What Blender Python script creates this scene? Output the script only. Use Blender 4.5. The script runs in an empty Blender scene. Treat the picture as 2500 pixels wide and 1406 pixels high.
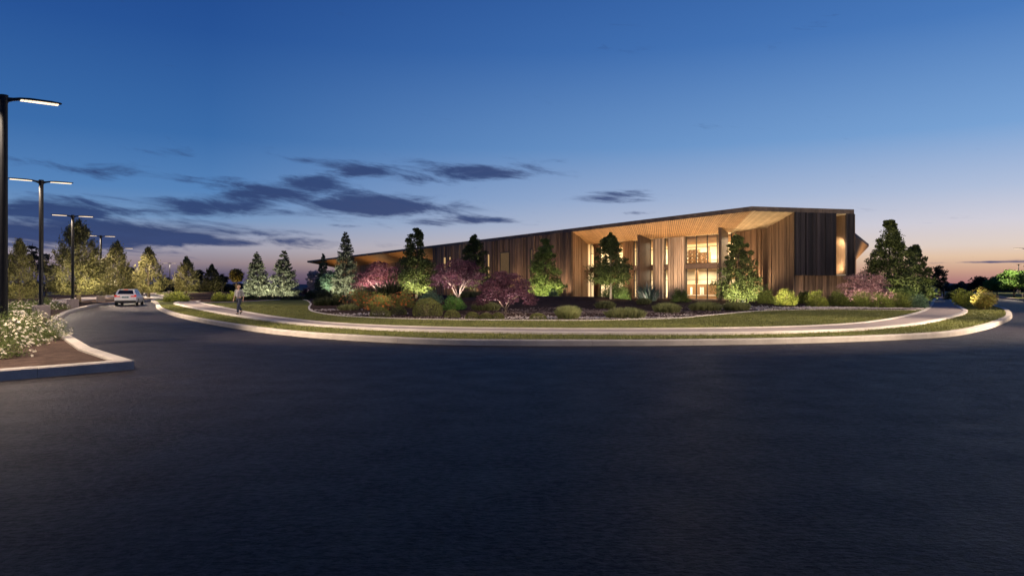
import bpy, bmesh, math, random
import numpy as np
from mathutils import Vector, Matrix
from mathutils.geometry import delaunay_2d_cdt, intersect_point_line

S = bpy.context.scene
COL = S.collection
R = math.radians
EYE, F, CX, HY = 1.72, 1800.0, 1250.0, 700.0
random.seed(7)

# ------------------------------------------------------------------ camera
cd = bpy.data.cameras.new('camera')
cam = bpy.data.objects.new('camera', cd); COL.objects.link(cam)
cam.location = (0, 0, EYE); cam.rotation_euler = (R(90), 0, 0)
cd.sensor_width = 36.0; cd.lens = 36.0 * F / 2500.0
cd.shift_y = -3.0 / 2500.0
cd.clip_start = 0.1; cd.clip_end = 6000
S.camera = cam
S.view_settings.view_transform = 'Standard'; S.view_settings.look = 'None'
S.view_settings.exposure = 0; S.view_settings.gamma = 1
S.cycles.use_denoising = True
S.cycles.max_bounces = 6; S.cycles.diffuse_bounces = 3; S.cycles.glossy_bounces = 2
S.cycles.transparent_max_bounces = 8; S.cycles.transmission_bounces = 4
S.cycles.sample_clamp_indirect = 4.0
S.cycles.caustics_reflective = False; S.cycles.caustics_refractive = False


def lin(r, g, b):
    f = lambda c: (c / 255.0 / 12.92) if c / 255.0 <= 0.04045 else ((c / 255.0 + 0.055) / 1.055) ** 2.4
    return (f(r), f(g), f(b), 1.0)


class NT:
    """small node-tree helper"""
    def __init__(self, nt):
        self.nt = nt; nt.nodes.clear()

    def n(self, t, **kw):
        nd = self.nt.nodes.new(t)
        for k, v in kw.items():
            setattr(nd, k, v)
        return nd

    def put(self, sock, v):
        if isinstance(v, bpy.types.NodeSocket):
            self.nt.links.new(v, sock)
        elif v is not None:
            sock.default_value = v

    def m(self, op, a, b=None, c=None):
        nd = self.n('ShaderNodeMath', operation=op)
        self.put(nd.inputs[0], a)
        if b is not None: self.put(nd.inputs[1], b)
        if c is not None: self.put(nd.inputs[2], c)
        return nd.outputs[0]

    def smooth(self, v, a, b, lo=0.0, hi=1.0):
        nd = self.n('ShaderNodeMapRange', interpolation_type='SMOOTHSTEP')
        self.put(nd.inputs[0], v)
        for i, x in enumerate((a, b, lo, hi)): nd.inputs[i + 1].default_value = x
        return nd.outputs[0]

    def maprange(self, v, a, b, lo=0.0, hi=1.0):
        nd = self.n('ShaderNodeMapRange'); nd.clamp = True
        self.put(nd.inputs[0], v)
        for i, x in enumerate((a, b, lo, hi)): nd.inputs[i + 1].default_value = x
        return nd.outputs[0]

    def ramp(self, v, stops, interp='LINEAR'):
        nd = self.n('ShaderNodeValToRGB'); cr = nd.color_ramp; cr.interpolation = interp
        while len(cr.elements) < len(stops): cr.elements.new(0.5)
        for e, (p, c) in zip(cr.elements, stops):
            e.position = p; e.color = c
        self.put(nd.inputs[0], v)
        return nd.outputs[0]

    def mix(self, f, a, b, blend='MIX'):
        nd = self.n('ShaderNodeMix', data_type='RGBA', blend_type=blend)
        self.put(nd.inputs[0], f); self.put(nd.inputs[6], a); self.put(nd.inputs[7], b)
        return nd.outputs[2]

    def noise(self, vec, scale, detail=4, rough=0.55, dist=0.0):
        nd = self.n('ShaderNodeTexNoise')
        if vec is not None: self.put(nd.inputs['Vector'], vec)
        nd.inputs['Scale'].default_value = scale; nd.inputs['Detail'].default_value = detail
        nd.inputs['Roughness'].default_value = rough; nd.inputs['Distortion'].default_value = dist
        return nd.outputs[0]

    def comb(self, x, y, z=0.0):
        nd = self.n('ShaderNodeCombineXYZ')
        for i, v in enumerate((x, y, z)): self.put(nd.inputs[i], v)
        return nd.outputs[0]


# ------------------------------------------------------------------ dusk sky
SUN_AZ = R(58)                      # the afterglow stands to the right
world = bpy.data.worlds.new('World'); S.world = world; world.use_nodes = True
w = NT(world.node_tree)
tc = w.n('ShaderNodeTexCoord'); sep = w.n('ShaderNodeSeparateXYZ')
w.put(sep.inputs[0], tc.outputs['Generated'])
elev = w.m('ARCSINE', sep.outputs[2])
az = w.m('ARCTAN2', sep.outputs[0], sep.outputs[1])
glow = w.m('COSINE', w.m('SUBTRACT', az, SUN_AZ))
gfac = w.maprange(glow, 0.17, 0.97)
t = w.maprange(elev, 0.0, 0.5)
def st(lst): return [(e / 0.5, lin(*c)) for e, c in lst]
skyA = w.ramp(t, st([(0.0, (48, 50, 86)), (0.016, (92, 86, 112)), (0.030, (146, 130, 138)), (0.05, (162, 160, 176)),
                     (0.085, (114, 148, 190)), (0.12, (84, 131, 186)), (0.188, (56, 107, 169)), (0.31, (36, 82, 150)), (0.40, (27, 69, 138)), (0.5, (20, 57, 124))]))
skyB = w.ramp(t, st([(0.0, (176, 122, 124)), (0.007, (182, 130, 126)), (0.020, (210, 166, 142)), (0.035, (230, 198, 168)), (0.048, (225, 208, 197)),
                     (0.075, (212, 208, 218)), (0.115, (178, 192, 219)), (0.184, (121, 163, 213)), (0.307, (72, 122, 188)), (0.40, (54, 103, 172)), (0.5, (40, 86, 156))]))
grad = w.mix(gfac, skyA, skyB)
nvec = w.comb(w.m('MULTIPLY', az, 5.0), w.m('ADD', w.m('MULTIPLY', elev, 26.0), w.m('MULTIPLY', az, 2.6)), 3.7)
n1 = w.noise(nvec, 2.1, 9, 0.64, 0.35)
n2 = w.noise(nvec, 0.7, 3, 0.5, 0.0)
CL = [(260, 566, 480, 48, 1.05), (120, 512, 300, 40, .9), (560, 590, 320, 20, .85), (650, 476, 200, 40, .82), (905, 505, 200, 36, 1.0), (540, 508, 210, 32, .78),
      (1200, 420, 200, 26, .78), (860, 420, 130, 28, .7), (1110, 540, 160, 15, .8), (1480, 482, 110, 16, .72),
      (250, 412, 190, 26, .5), (400, 372, 120, 14, .38), (730, 396, 60, 12, .45), (1545, 520, 70, 6, .5), (1560, 466, 60, 7, .5), (850, 552, 70, 7, .6), (420, 520, 330, 26, .6), (740, 450, 120, 22, .6), (1000, 440, 110, 18, .5), (2400, 640, 170, 3.2, .55),
      (200, 690, 620, 9, .6), (760, 684, 160, 12, .5)]
mask = None
for (x, y, rx, ry, wt) in CL:
    a0 = math.atan((x - CX) / F); c0 = math.cos(a0)
    e0 = math.atan((HY - y) / F * c0)
    ra = rx / F * c0 * c0; re = ry / F * c0
    d = w.m('ADD', w.m('POWER', w.m('DIVIDE', w.m('SUBTRACT', az, a0), ra), 2.0),
            w.m('POWER', w.m('DIVIDE', w.m('SUBTRACT', elev, e0), re), 2.0))
    v = w.m('MULTIPLY', w.m('EXPONENT', w.m('MULTIPLY', d, -1.0)), wt)
    mask = v if mask is None else w.m('MAXIMUM', mask, v)
dens = w.m('ADD', w.m('MULTIPLY', w.m('SUBTRACT', n1, 0.5), 4.4), w.m('MULTIPLY', w.m('SUBTRACT', n2, 0.5), 1.3))
dens = w.m('ADD', w.m('SUBTRACT', dens, .86), w.m('MULTIPLY', mask, 2.2))
cov = w.smooth(dens, -0.25, 0.95, 0.0, 0.95)
thin = w.smooth(w.m('ADD', w.m('MULTIPLY', n1, .6), w.m('MULTIPLY', mask, .5)), 0.45, .8, 0.0, .25)
cov = w.m('MAXIMUM', cov, w.m('MULTIPLY', thin, mask))
ccol = w.mix(gfac, lin(40, 60, 106), lin(74, 84, 130))
ccol = w.mix(w.smooth(n1, .35, .7), ccol, lin(44, 66, 114))
sky = w.mix(cov, grad, ccol)
bg = w.n('ShaderNodeBackground'); w.put(bg.inputs[0], sky); bg.inputs[1].default_value = 1.0
nis = w.n('ShaderNodeTexSky'); nis.sky_type = 'NISHITA'; nis.sun_disc = False
nis.sun_elevation = R(-3.0); nis.sun_rotation = SUN_AZ
bg2 = w.n('ShaderNodeBackground'); w.put(bg2.inputs[0], nis.outputs[0]); bg2.inputs[1].default_value = 0.05
add = w.n('ShaderNodeAddShader'); w.put(add.inputs[0], bg.outputs[0]); w.put(add.inputs[1], bg2.outputs[0])
wo = w.n('ShaderNodeOutputWorld'); w.put(wo.inputs[0], add.outputs[0])

# the last of the daylight from the afterglow: very weak and soft
sl = bpy.data.lights.new('dusk_sun', 'SUN'); sl.energy = 0.04; sl.angle = R(40); sl.color = (1, .72, .6)
so = bpy.data.objects.new('dusk_sun', sl); COL.objects.link(so)
so.rotation_euler = Vector((-math.sin(SUN_AZ), -math.cos(SUN_AZ), -0.10)).to_track_quat('-Z', 'Y').to_euler()

WARM = (1.0, .80, .55); LAMPC = (1.0, .80, .60); NEUT = (1.0, .90, .74); COOL = (1.0, .99, .80)
P_LAMP = 4200; P_ROOM = 3000; P_SOFFIT = 1700


# ------------------------------------------------------------------ geometry helpers
def gp(x, y, h=0.0):
    """pixel of the photograph on a level at height h -> point on the ground plan"""
    d = F * (EYE - h) / (y - HY)
    return Vector(((x - CX) / F * d, d, h))


def new_obj(name, me, parent=None, mat=None):
    o = bpy.data.objects.new(name, me); COL.objects.link(o)
    if parent is not None: o.parent = parent
    if mat is not None and me is not None:
        me.materials.clear(); me.materials.append(mat)
    return o


def empty(name, loc=(0, 0, 0), rz=0.0):
    o = bpy.data.objects.new(name, None); COL.objects.link(o)
    o.empty_display_size = 0.3
    o.location = loc; o.rotation_euler = (0, 0, rz)
    return o


def tag(o, label=None, cat=None, group=None, kind=None):
    if label: o['label'] = label
    if cat: o['category'] = cat
    if group: o['group'] = group
    if kind: o['kind'] = kind
    return o


class MB:
    def __init__(self): self.v = []; self.f = []

    def hexa(self, p):
        """8 corners: bottom 0-3 ccw, top 4-7"""
        b = len(self.v); self.v += [tuple(q) for q in p]
        self.f += [(b+3, b+2, b+1, b), (b+4, b+5, b+6, b+7), (b, b+1, b+5, b+4), (b+1, b+2, b+6, b+5), (b+2, b+3, b+7, b+6), (b+3, b, b+4, b+7)]
        return self

    def box(self, x0, x1, y0, y1, z0, z1):
        return self.hexa([(x0, y0, z0), (x1, y0, z0), (x1, y1, z0), (x0, y1, z0), (x0, y0, z1), (x1, y0, z1), (x1, y1, z1), (x0, y1, z1)])

    def prism(self, poly, z0, z1):
        b = len(self.v); n = len(poly)
        g = lambda z, i: z[i] if isinstance(z, (list, tuple)) else z
        self.v += [(p[0], p[1], g(z0, i)) for i, p in enumerate(poly)] + [(p[0], p[1], g(z1, i)) for i, p in enumerate(poly)]
        self.f += [tuple(b + i for i in reversed(range(n))), tuple(b + n + i for i in range(n))]
        for i in range(n):
            j = (i + 1) % n; self.f.append((b + i, b + j, b + n + j, b + n + i))
        return self

    def quad(self, a, b_, c, d):
        b = len(self.v); self.v += [tuple(a), tuple(b_), tuple(c), tuple(d)]; self.f.append((b, b+1, b+2, b+3)); return self

    def tube(self, pts, rad, n=8, cap=True):
        pts = [Vector(p) for p in pts]; b = len(self.v); up = Vector((0.13, 0.31, 0.94))
        prev = None
        for i, p in enumerate(pts):
            d = (pts[min(i + 1, len(pts) - 1)] - pts[max(i - 1, 0)]).normalized()
            if prev is None:
                a = d.cross(Vector((1, 0, 0)) if abs(d.x) < .8 else Vector((0, 1, 0))).normalized()
            else:
                a = (prev - d * prev.dot(d)).normalized()
            prev = a; c = d.cross(a)
            for k in range(n):
                t_ = 2 * math.pi * k / n
                self.v.append(tuple(p + (a * math.cos(t_) + c * math.sin(t_)) * rad[i]))
        for i in range(len(pts) - 1):
            for k in range(n):
                k2 = (k + 1) % n
                self.f.append((b + i*n + k, b + i*n + k2, b + (i+1)*n + k2, b + (i+1)*n + k))
        if cap:
            self.f.append(tuple(b + k for k in reversed(range(n))))
            self.f.append(tuple(b + (len(pts)-1)*n + k for k in range(n)))
        return self

    def build(self, name, mat=None, parent=None, smooth=False, bevel=0):
        me = bpy.data.meshes.new(name); me.from_pydata(self.v, [], self.f); me.update()
        if smooth: me.polygons.foreach_set('use_smooth', [True] * len(me.polygons))
        o = new_obj(name, me, parent, mat)
        if bevel:
            md = o.modifiers.new('bevel', 'BEVEL'); md.width = bevel; md.segments = 2; md.limit_method = 'ANGLE'
        return o


def quads_obj(name, V, mat, parent=None):
    """V: (N,k,3) numpy array, one k-gon per row"""
    n, k = V.shape[0], V.shape[1]
    me = bpy.data.meshes.new(name)
    me.vertices.add(n * k); me.vertices.foreach_set('co', V.reshape(-1).astype(np.float32))
    me.loops.add(n * k); me.loops.foreach_set('vertex_index', np.arange(n * k, dtype=np.int32))
    me.polygons.add(n); me.polygons.foreach_set('loop_start', np.arange(0, n * k, k, dtype=np.int32))
    me.polygons.foreach_set('loop_total', np.full(n, k, dtype=np.int32))
    me.update(calc_edges=True); me.validate()
    return new_obj(name, me, parent, mat)


def smooth_line(pts, n=6, closed=False):
    P = [Vector(p) for p in pts]; out = []; N = len(P)
    rng = range(N if closed else N - 1)
    for i in rng:
        g = (lambda k: P[k % N]) if closed else (lambda k: P[min(max(k, 0), N - 1)])
        p0, p1, p2, p3 = g(i-1), g(i), g(i+1), g(i+2)
        for j in range(n):
            t_ = j / n
            out.append(0.5 * ((2*p1) + (p2-p0)*t_ + (2*p0-5*p1+4*p2-p3)*t_*t_ + (3*p1-p0-3*p2+p3)*t_**3))
    if not closed: out.append(P[-1])
    return out


def resample(pts, n):
    L = [0.0]
    for a, b in zip(pts, pts[1:]): L.append(L[-1] + (b - a).length)
    out = []; j = 0
    for i in range(n):
        s = L[-1] * i / (n - 1)
        while j < len(L) - 2 and L[j+1] < s: j += 1
        t_ = (s - L[j]) / max(L[j+1] - L[j], 1e-9)
        out.append(pts[j].lerp(pts[j+1], min(max(t_, 0), 1)))
    return out


def normals2(pts, closed):
    N = len(pts); out = []
    for i in range(N):
        a = pts[(i-1) % N] if closed or i > 0 else pts[i]
        b = pts[(i+1) % N] if closed or i < N-1 else pts[i]
        d = (b - a); d.z = 0
        d = d.normalized() if d.length > 1e-9 else Vector((1, 0, 0))
        out.append(Vector((-d.y, d.x, 0)))      # left of the travel direction
    return out


def kerb_strip(name, pts, width, z0, z1, mat, closed=False, side=1, cham=0.025):
    """a kerb swept along a plan line; the line is its outer foot, side=+1 puts the body to the left of travel"""
    nr = normals2(pts, closed); v = []; f = []; N = len(pts)
    prof = [(0, z0), (0, z1 - cham), (cham, z1), (width - cham, z1), (width, z1 - cham), (width, z0)]
    K = len(prof)
    for p, n_ in zip(pts, nr):
        for (o, z) in prof: v.append((p.x + n_.x*o*side, p.y + n_.y*o*side, z))
    for i in range(N if closed else N-1):
        j = (i + 1) % N
        for k in range(K - 1):
            q = (i*K + k, i*K + k + 1, j*K + k + 1, j*K + k)
            f.append(q if side < 0 else q[::-1])
    if not closed:
        f.append(tuple(range(K))); f.append(tuple((N-1)*K + k for k in reversed(range(K))))
    m_ = MB(); m_.v = v; m_.f = f
    o = m_.build(name, mat); o['kind'] = 'structure'
    return o


def jointed_kerb(pts, width, z1, mat, closed, side):
    """a cast kerb: lengths of about 3 m with narrow open joints, one object"""
    line = list(pts) + ([pts[0]] if closed else [])
    L = sum((b - a).length for a, b in zip(line, line[1:])); n = max(int(L / .25), 8)
    fine = resample(line, n); run = max(2, int(round(3.0 / (L / (n - 1))))); all_ = MB(); i = 0
    while i < n - 1:
        seg = [p.copy() for p in fine[i:min(i + run, n - 1) + 1]]
        if len(seg) > 1:
            seg[0] = seg[0] + (seg[1] - seg[0]).normalized() * .004; seg[-1] = seg[-1] + (seg[-2] - seg[-1]).normalized() * .004
            nr_ = normals2(seg, False); dz = random.uniform(-.004, .004); b = len(all_.v)
            prof = [(0, 0), (.004, z1 - .025 + dz), (.028, z1 + dz), (width - .025, z1 + dz), (width, z1 - .025 + dz), (width, 0)]; K = 6
            for p, q in zip(seg, nr_):
                for (o_, z) in prof: all_.v.append((p.x + q.x*o_*side, p.y + q.y*o_*side, z))
            for k in range(len(seg) - 1):
                for m_ in range(K - 1):
                    f4 = (b + k*K + m_, b + k*K + m_ + 1, b + (k+1)*K + m_ + 1, b + (k+1)*K + m_)
                    all_.f.append(f4 if side < 0 else f4[::-1])
            all_.f.append(tuple(b + m_ for m_ in range(K))); all_.f.append(tuple(b + (len(seg)-1)*K + m_ for m_ in reversed(range(K))))
        i += run
    o = all_.build('kerb', mat); o['kind'] = 'structure'
    return o


def sheet(name, poly, z, mat, zf=None, inner=None):
    """filled polygon; with inner points it becomes a small terrain, zf(x, y) gives the height"""
    P = [Vector((p[0], p[1])) for p in poly]; n = len(P)
    pts = P + [Vector(q) for q in (inner or [])]
    edges = [(i, (i+1) % n) for i in range(n)]
    vs, es, fs, *_ = delaunay_2d_cdt(pts, edges, [list(range(n))], 1, 1e-4)
    me = bpy.data.meshes.new(name)
    me.from_pydata([(q.x, q.y, zf(q.x, q.y) if zf else z) for q in vs], [], [tuple(q) for q in fs]); me.update()
    bm = bmesh.new(); bm.from_mesh(me)
    for fc in bm.faces:
        fc.normal_update()
        if fc.normal.z < 0: fc.normal_flip()
        fc.smooth = zf is not None
    bm.to_mesh(me); bm.free()
    o = new_obj(name, me, None, mat); o['kind'] = 'structure'
    return o


def inside(poly, x, y):
    c = False; n = len(poly); j = n - 1
    for i in range(n):
        xi, yi, xj, yj = poly[i][0], poly[i][1], poly[j][0], poly[j][1]
        if (yi > y) != (yj > y) and x < (xj - xi) * (y - yi) / (yj - yi) + xi: c = not c
        j = i
    return c


def inside_np(poly, x, y):
    c = np.zeros(len(x), bool); n = len(poly); j = n - 1
    for i in range(n):
        xi, yi, xj, yj = poly[i][0], poly[i][1], poly[j][0], poly[j][1]
        if yi != yj:
            k = ((yi > y) != (yj > y)) & (x < (xj - xi) * (y - yi) / (yj - yi) + xi)
            c ^= k
        j = i
    return c


# ------------------------------------------------------------------ materials
def material(name):
    m_ = bpy.data.materials.new(name); m_.use_nodes = True
    return m_, NT(m_.node_tree)


def surf(name, c1, c2=None, scale=4.0, rough=0.7, bump=0.0, bscale=None, spec=0.4, metal=0.0, detail=5, stretch=None,
         rand=0.0, fine=0.0, lo=.3, hi=.7):
    """procedural principled surface: two colours by noise, optional per-piece variation and bump"""
    m_, n = material(name)
    co = n.n('ShaderNodeTexCoord').outputs['Object']
    if stretch:
        mp = n.n('ShaderNodeMapping'); n.put(mp.inputs[0], co); mp.inputs['Scale'].default_value = stretch; co = mp.outputs[0]
    ns = n.noise(co, scale, detail, 0.6)
    c2 = c2 or tuple(x * 0.75 for x in c1[:3])
    col = n.mix(n.smooth(ns, lo, hi), (*c1[:3], 1), (*c2[:3], 1))
    if fine:
        nf = n.noise(co, scale * 14, 3, 0.6)
        col = n.mix(1.0, col, n.ramp(nf, [(.25, (1-fine,)*3 + (1,)), (.75, (1+fine*.4,)*3 + (1,))]), 'MULTIPLY')
    if rand:
        oi = n.n('ShaderNodeObjectInfo').outputs['Random']
        gi = n.n('ShaderNodeNewGeometry').outputs['Random Per Island']
        rr = n.m('FRACT', n.m('ADD', oi, gi))
        col = n.mix(1.0, col, n.ramp(rr, [(0, (1-rand, 1-rand, 1-rand, 1)), (1, (1+rand, 1+rand*.95, 1+rand*.9, 1))]), 'MULTIPLY')
    b = n.n('ShaderNodeBsdfPrincipled'); n.put(b.inputs['Base Color'], col)
    b.inputs['Roughness'].default_value = rough; b.inputs['Metallic'].default_value = metal
    b.inputs['Specular IOR Level'].default_value = spec
    if bump:
        bn = n.noise(co, bscale or scale * 6, 4, 0.6)
        bp = n.n('ShaderNodeBump'); bp.inputs['Strength'].default_value = bump; bp.inputs['Distance'].default_value = 0.05
        n.put(bp.inputs['Height'], bn); n.put(b.inputs['Normal'], bp.outputs[0])
    n.put(n.n('ShaderNodeOutputMaterial').inputs[0], b.outputs[0])
    return m_


def leaf(name, c1, c2, c3=None, trans=0.25, rough=0.55):
    """leaves: every leaf takes its own tone"""
    m_, n = material(name)
    gi = n.n('ShaderNodeNewGeometry').outputs['Random Per Island']
    oi = n.n('ShaderNodeObjectInfo').outputs['Random']
    stops = [(0, (*c1, 1)), (.6, (*c2, 1)), (1, (*(c3 or c2), 1))]
    col = n.ramp(gi, stops)
    co = n.n('ShaderNodeTexCoord').outputs['Object']
    cl = n.noise(co, 0.9, 2, .5)
    col = n.mix(1.0, col, n.ramp(cl, [(.3, (.75, .75, .75, 1)), (.7, (1.2, 1.2, 1.2, 1))]), 'MULTIPLY')
    col = n.mix(1.0, col, n.ramp(oi, [(0, (.88, .88, .88, 1)), (1, (1.1, 1.1, 1.1, 1))]), 'MULTIPLY')
    b = n.n('ShaderNodeBsdfPrincipled'); n.put(b.inputs['Base Color'], col)
    b.inputs['Roughness'].default_value = rough; b.inputs['Specular IOR Level'].default_value = .25
    tr = n.n('ShaderNodeBsdfTranslucent'); n.put(tr.inputs[0], col)
    mx = n.n('ShaderNodeMixShader'); mx.inputs[0].default_value = trans
    n.put(mx.inputs[1], b.outputs[0]); n.put(mx.inputs[2], tr.outputs[0])
    n.put(n.n('ShaderNodeOutputMaterial').inputs[0], mx.outputs[0])
    return m_


def emit(name, col, strength):
    m_, n = material(name)
    co = n.n('ShaderNodeTexCoord').outputs['Object']
    ns = n.noise(co, 3.0, 2)
    e = n.n('ShaderNodeEmission'); e.inputs[0].default_value = (*col, 1)
    n.put(e.inputs[1], n.maprange(ns, .3, .7, strength * .9, strength * 1.1))
    n.put(n.n('ShaderNodeOutputMaterial').inputs[0], e.outputs[0])
    return m_


def asphalt_material():
    m_, n = material('asphalt')
    co = n.n('ShaderNodeTexCoord').outputs['Object']
    big = n.noise(co, 0.11, 5, .6); mid = n.noise(co, 1.3, 6, .6); fine = n.noise(co, 55, 3, .7)
    col = n.mix(n.smooth(big, .35, .7), (.0165, .0135, .0145, 1), (.0125, .0105, .012, 1))
    col = n.mix(1.0, col, n.ramp(mid, [(.3, (.82, .82, .82, 1)), (.7, (1.12, 1.12, 1.12, 1))]), 'MULTIPLY')
    col = n.mix(1.0, col, n.ramp(fine, [(.3, (.55, .55, .55, 1)), (.72, (1.55, 1.5, 1.45, 1))]), 'MULTIPLY')
    grit = n.noise(co, 11, 5, .75)
    col = n.mix(1.0, col, n.ramp(grit, [(.43, (.14, .14, .16, 1)), (.59, (2.5, 2.4, 2.4, 1))]), 'MULTIPLY')
    # worn marks, stretched along the road
    mp = n.n('ShaderNodeMapping'); n.put(mp.inputs[0], co); mp.inputs['Scale'].default_value = (0.55, 2.6, 1)
    mk = n.noise(mp.outputs[0], 1.1, 7, .72, .6)
    col = n.mix(n.smooth(mk, .66, .72), col, (.007, .006, .0065, 1))
    b = n.n('ShaderNodeBsdfPrincipled'); n.put(b.inputs['Base Color'], col)
    n.put(b.inputs['Roughness'], n.maprange(mid, .3, .7, .42, .55)); b.inputs['Specular IOR Level'].default_value = .09
    mp2 = n.n('ShaderNodeMapping'); n.put(mp2.inputs[0], co); mp2.inputs['Scale'].default_value = (0.8, 1.25, 1)
    h = n.m('ADD', n.m('MULTIPLY', n.noise(mp2.outputs[0], 15, 4, .65), 1.0), n.m('MULTIPLY', n.noise(co, 110, 2, .6), .35))
    bp = n.n('ShaderNodeBump'); bp.inputs['Strength'].default_value = 1.0; bp.inputs['Distance'].default_value = .06
    n.put(bp.inputs['Height'], h); n.put(b.inputs['Normal'], bp.outputs[0])
    n.put(n.n('ShaderNodeOutputMaterial').inputs[0], b.outputs[0])
    return m_


def glass_material(name, tint=(.95, .97, .96), refl=.08):
    m_, n = material(name)
    t_ = n.n('ShaderNodeBsdfTransparent'); t_.inputs[0].default_value = (*tint, 1)
    g = n.n('ShaderNodeBsdfGlossy'); g.inputs['Roughness'].default_value = .03
    fr = n.n('ShaderNodeLayerWeight'); fr.inputs[0].default_value = .5
    mx = n.n('ShaderNodeMixShader'); n.put(mx.inputs[0], n.m('ADD', n.m('MULTIPLY', n.m('POWER', fr.outputs[1], 5.0), .7), .03))
    n.put(mx.inputs[1], t_.outputs[0]); n.put(mx.inputs[2], g.outputs[0])
    n.put(n.n('ShaderNodeOutputMaterial').inputs[0], mx.outputs[0])
    return m_


M = {}
M['asphalt'] = asphalt_material()
M['soil'] = surf('dark_soil', (.030, .028, .022), (.018, .02, .014), .25, .9)
M['grass'] = surf('lawn_grass', (.122, .126, .036), (.072, .082, .024), .55, .9, .6, 60, .04, fine=.35)
M['kerb'] = surf('kerb_concrete', (.41, .365, .32), (.32, .285, .25), 1.6, .85, .15, 40, .1, fine=.12)
M['edge'] = surf('path_edging', (.52, .46, .40), (.42, .37, .32), 1.2, .75, .12, 40, .3, fine=.1)
M['path'] = surf('path_concrete', (.27, .225, .21), (.225, .19, .18), .5, .9, .1, 60, .08, fine=.14)
M['mulch'] = surf('bark_mulch', (.085, .050, .036), (.040, .024, .018), 2.2, .95, .9, 28, .03, fine=.55)
M['mulch_lit'] = surf('planter_mulch_lit', (.105, .070, .056), (.060, .040, .032), 3.5, .95, .8, 40, .03, fine=.5)  # lighter copy of the mulch, lamp light put into its colour
M['pebble'] = surf('pebbles', (.55, .48, .43), (.30, .25, .22), 6, .8, rand=.35)
M['chip'] = surf('gravel_chips', (.20, .15, .13), (.10, .07, .06), 5, .9, rand=.5)
M['board'] = surf('cladding_wood', (.205, .125, .076), (.105, .063, .040), 1.3, .7, .25, 20, .3, stretch=(4, 4, .35), rand=.60, fine=.2)
M['board_warm'] = surf('cladding_wood_warm', (.23, .135, .075), (.16, .092, .05), 1.3, .65, .2, 20, .3, stretch=(4, 4, .35), rand=.30, fine=.15)
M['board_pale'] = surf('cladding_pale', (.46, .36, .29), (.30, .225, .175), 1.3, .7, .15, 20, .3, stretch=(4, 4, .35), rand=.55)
M['board_dark'] = surf('cladding_dark', (.036, .027, .030), (.020, .016, .020), 1.3, .65, .2, 20, .35, stretch=(4, 4, .35), rand=.55)
M['back'] = surf('backing_board', (.045, .032, .026), None, 2, .9)
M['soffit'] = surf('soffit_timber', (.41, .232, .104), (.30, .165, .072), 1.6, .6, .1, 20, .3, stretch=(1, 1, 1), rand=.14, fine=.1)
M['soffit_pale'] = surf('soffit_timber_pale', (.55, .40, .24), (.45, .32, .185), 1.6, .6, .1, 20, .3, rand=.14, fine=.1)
M['fascia'] = surf('fascia_metal', (.135, .098, .085), (.10, .074, .066), 1.0, .7, .05, 20, .2, rand=.2)
M['roof'] = surf('roof_membrane', (.06, .055, .055), None, .4, .9)
M['bronze'] = surf('bronze_frame', (.110, .075, .060), (.085, .058, .046), 2, .5, spec=.4)
M['fin'] = surf('fin_metal', (.080, .052, .040), (.058, .038, .030), 2, .55, spec=.3)
M['mullion'] = surf('mullion_metal', (.035, .026, .022), None, 2, .5)
M['glass'] = glass_material('window_glass')
M['plaster'] = surf('interior_plaster', (.72, .62, .46), (.66, .56, .42), .8, .8)
M['plaster_white'] = surf('interior_band', (.80, .74, .64), None, .8, .8)
M['int_floor'] = surf('interior_floor', (.36, .24, .14), (.30, .2, .11), 1.5, .45)
M['int_wood'] = surf('interior_panel', (.22, .115, .048), (.17, .088, .036), 1.0, .5, stretch=(5, 5, .4), rand=.1)
M['int_beam'] = surf('interior_beam', (.30, .17, .08), (.22, .12, .055), 1.0, .6)
M['shelf'] = surf('shelf_wood', (.30, .17, .08), (.22, .12, .06), 2, .6)
M['book'] = surf('books', (.45, .25, .14), (.22, .16, .10), 3, .8, rand=.6)
M['light_panel'] = emit('ceiling_light', (1, .82, .55), 3.2)
M['win_lit'] = emit('lit_window', (1, .62, .28), .55)
M['win_dim'] = emit('dim_window', (1, .62, .32), .10)
M['black'] = surf('black_metal', (.007, .007, .008), None, 3, .4, spec=.18)
M['led'] = emit('led_lens', (1, .76, .52), 1.9)
M['plinth'] = surf('plinth_concrete', (.30, .25, .23), (.23, .19, .18), 2.5, .8, .12, 40, fine=.12)
M['bark'] = surf('bark', (.13, .095, .07), (.075, .055, .042), 5, .9, .6, 25, stretch=(3, 3, .7))
M['bark_pale'] = surf('pale_bark', (.24, .19, .155), (.17, .13, .11), 5, .85, .35, 25, stretch=(3, 3, .7))
M['bark_dark'] = surf('dark_bark', (.07, .05, .042), (.04, .03, .026), 5, .9, .5, 25)
M['lf_olive'] = leaf('leaf_olive', (.085, .080, .028), (.135, .125, .045), (.20, .18, .075))
M['lf_olive_dark'] = leaf('leaf_olive_dark', (.055, .055, .02), (.09, .085, .03), (.12, .11, .042))
M['lf_yellow'] = leaf('leaf_yellow', (.10, .075, .018), (.15, .11, .025), (.2, .15, .04))
M['lf_spruce'] = leaf('leaf_spruce', (.068, .074, .046), (.105, .112, .070), (.17, .168, .105))
M['lf_spruce_dark'] = leaf('leaf_spruce_dark', (.028, .042, .034), (.045, .062, .045), (.065, .08, .055))
M['lf_broad'] = leaf('leaf_broad', (.05, .062, .020), (.088, .105, .032), (.15, .17, .052))
M['lf_green'] = leaf('leaf_green', (.078, .114, .026), (.120, .162, .042), (.180, .216, .060))
M['lf_bright'] = leaf('leaf_bright', (.065, .156, .026), (.111, .221, .046), (.169, .286, .065))
M['lf_maple'] = leaf('leaf_maple', (.085, .030, .042), (.14, .05, .062), (.22, .09, .10))
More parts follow.
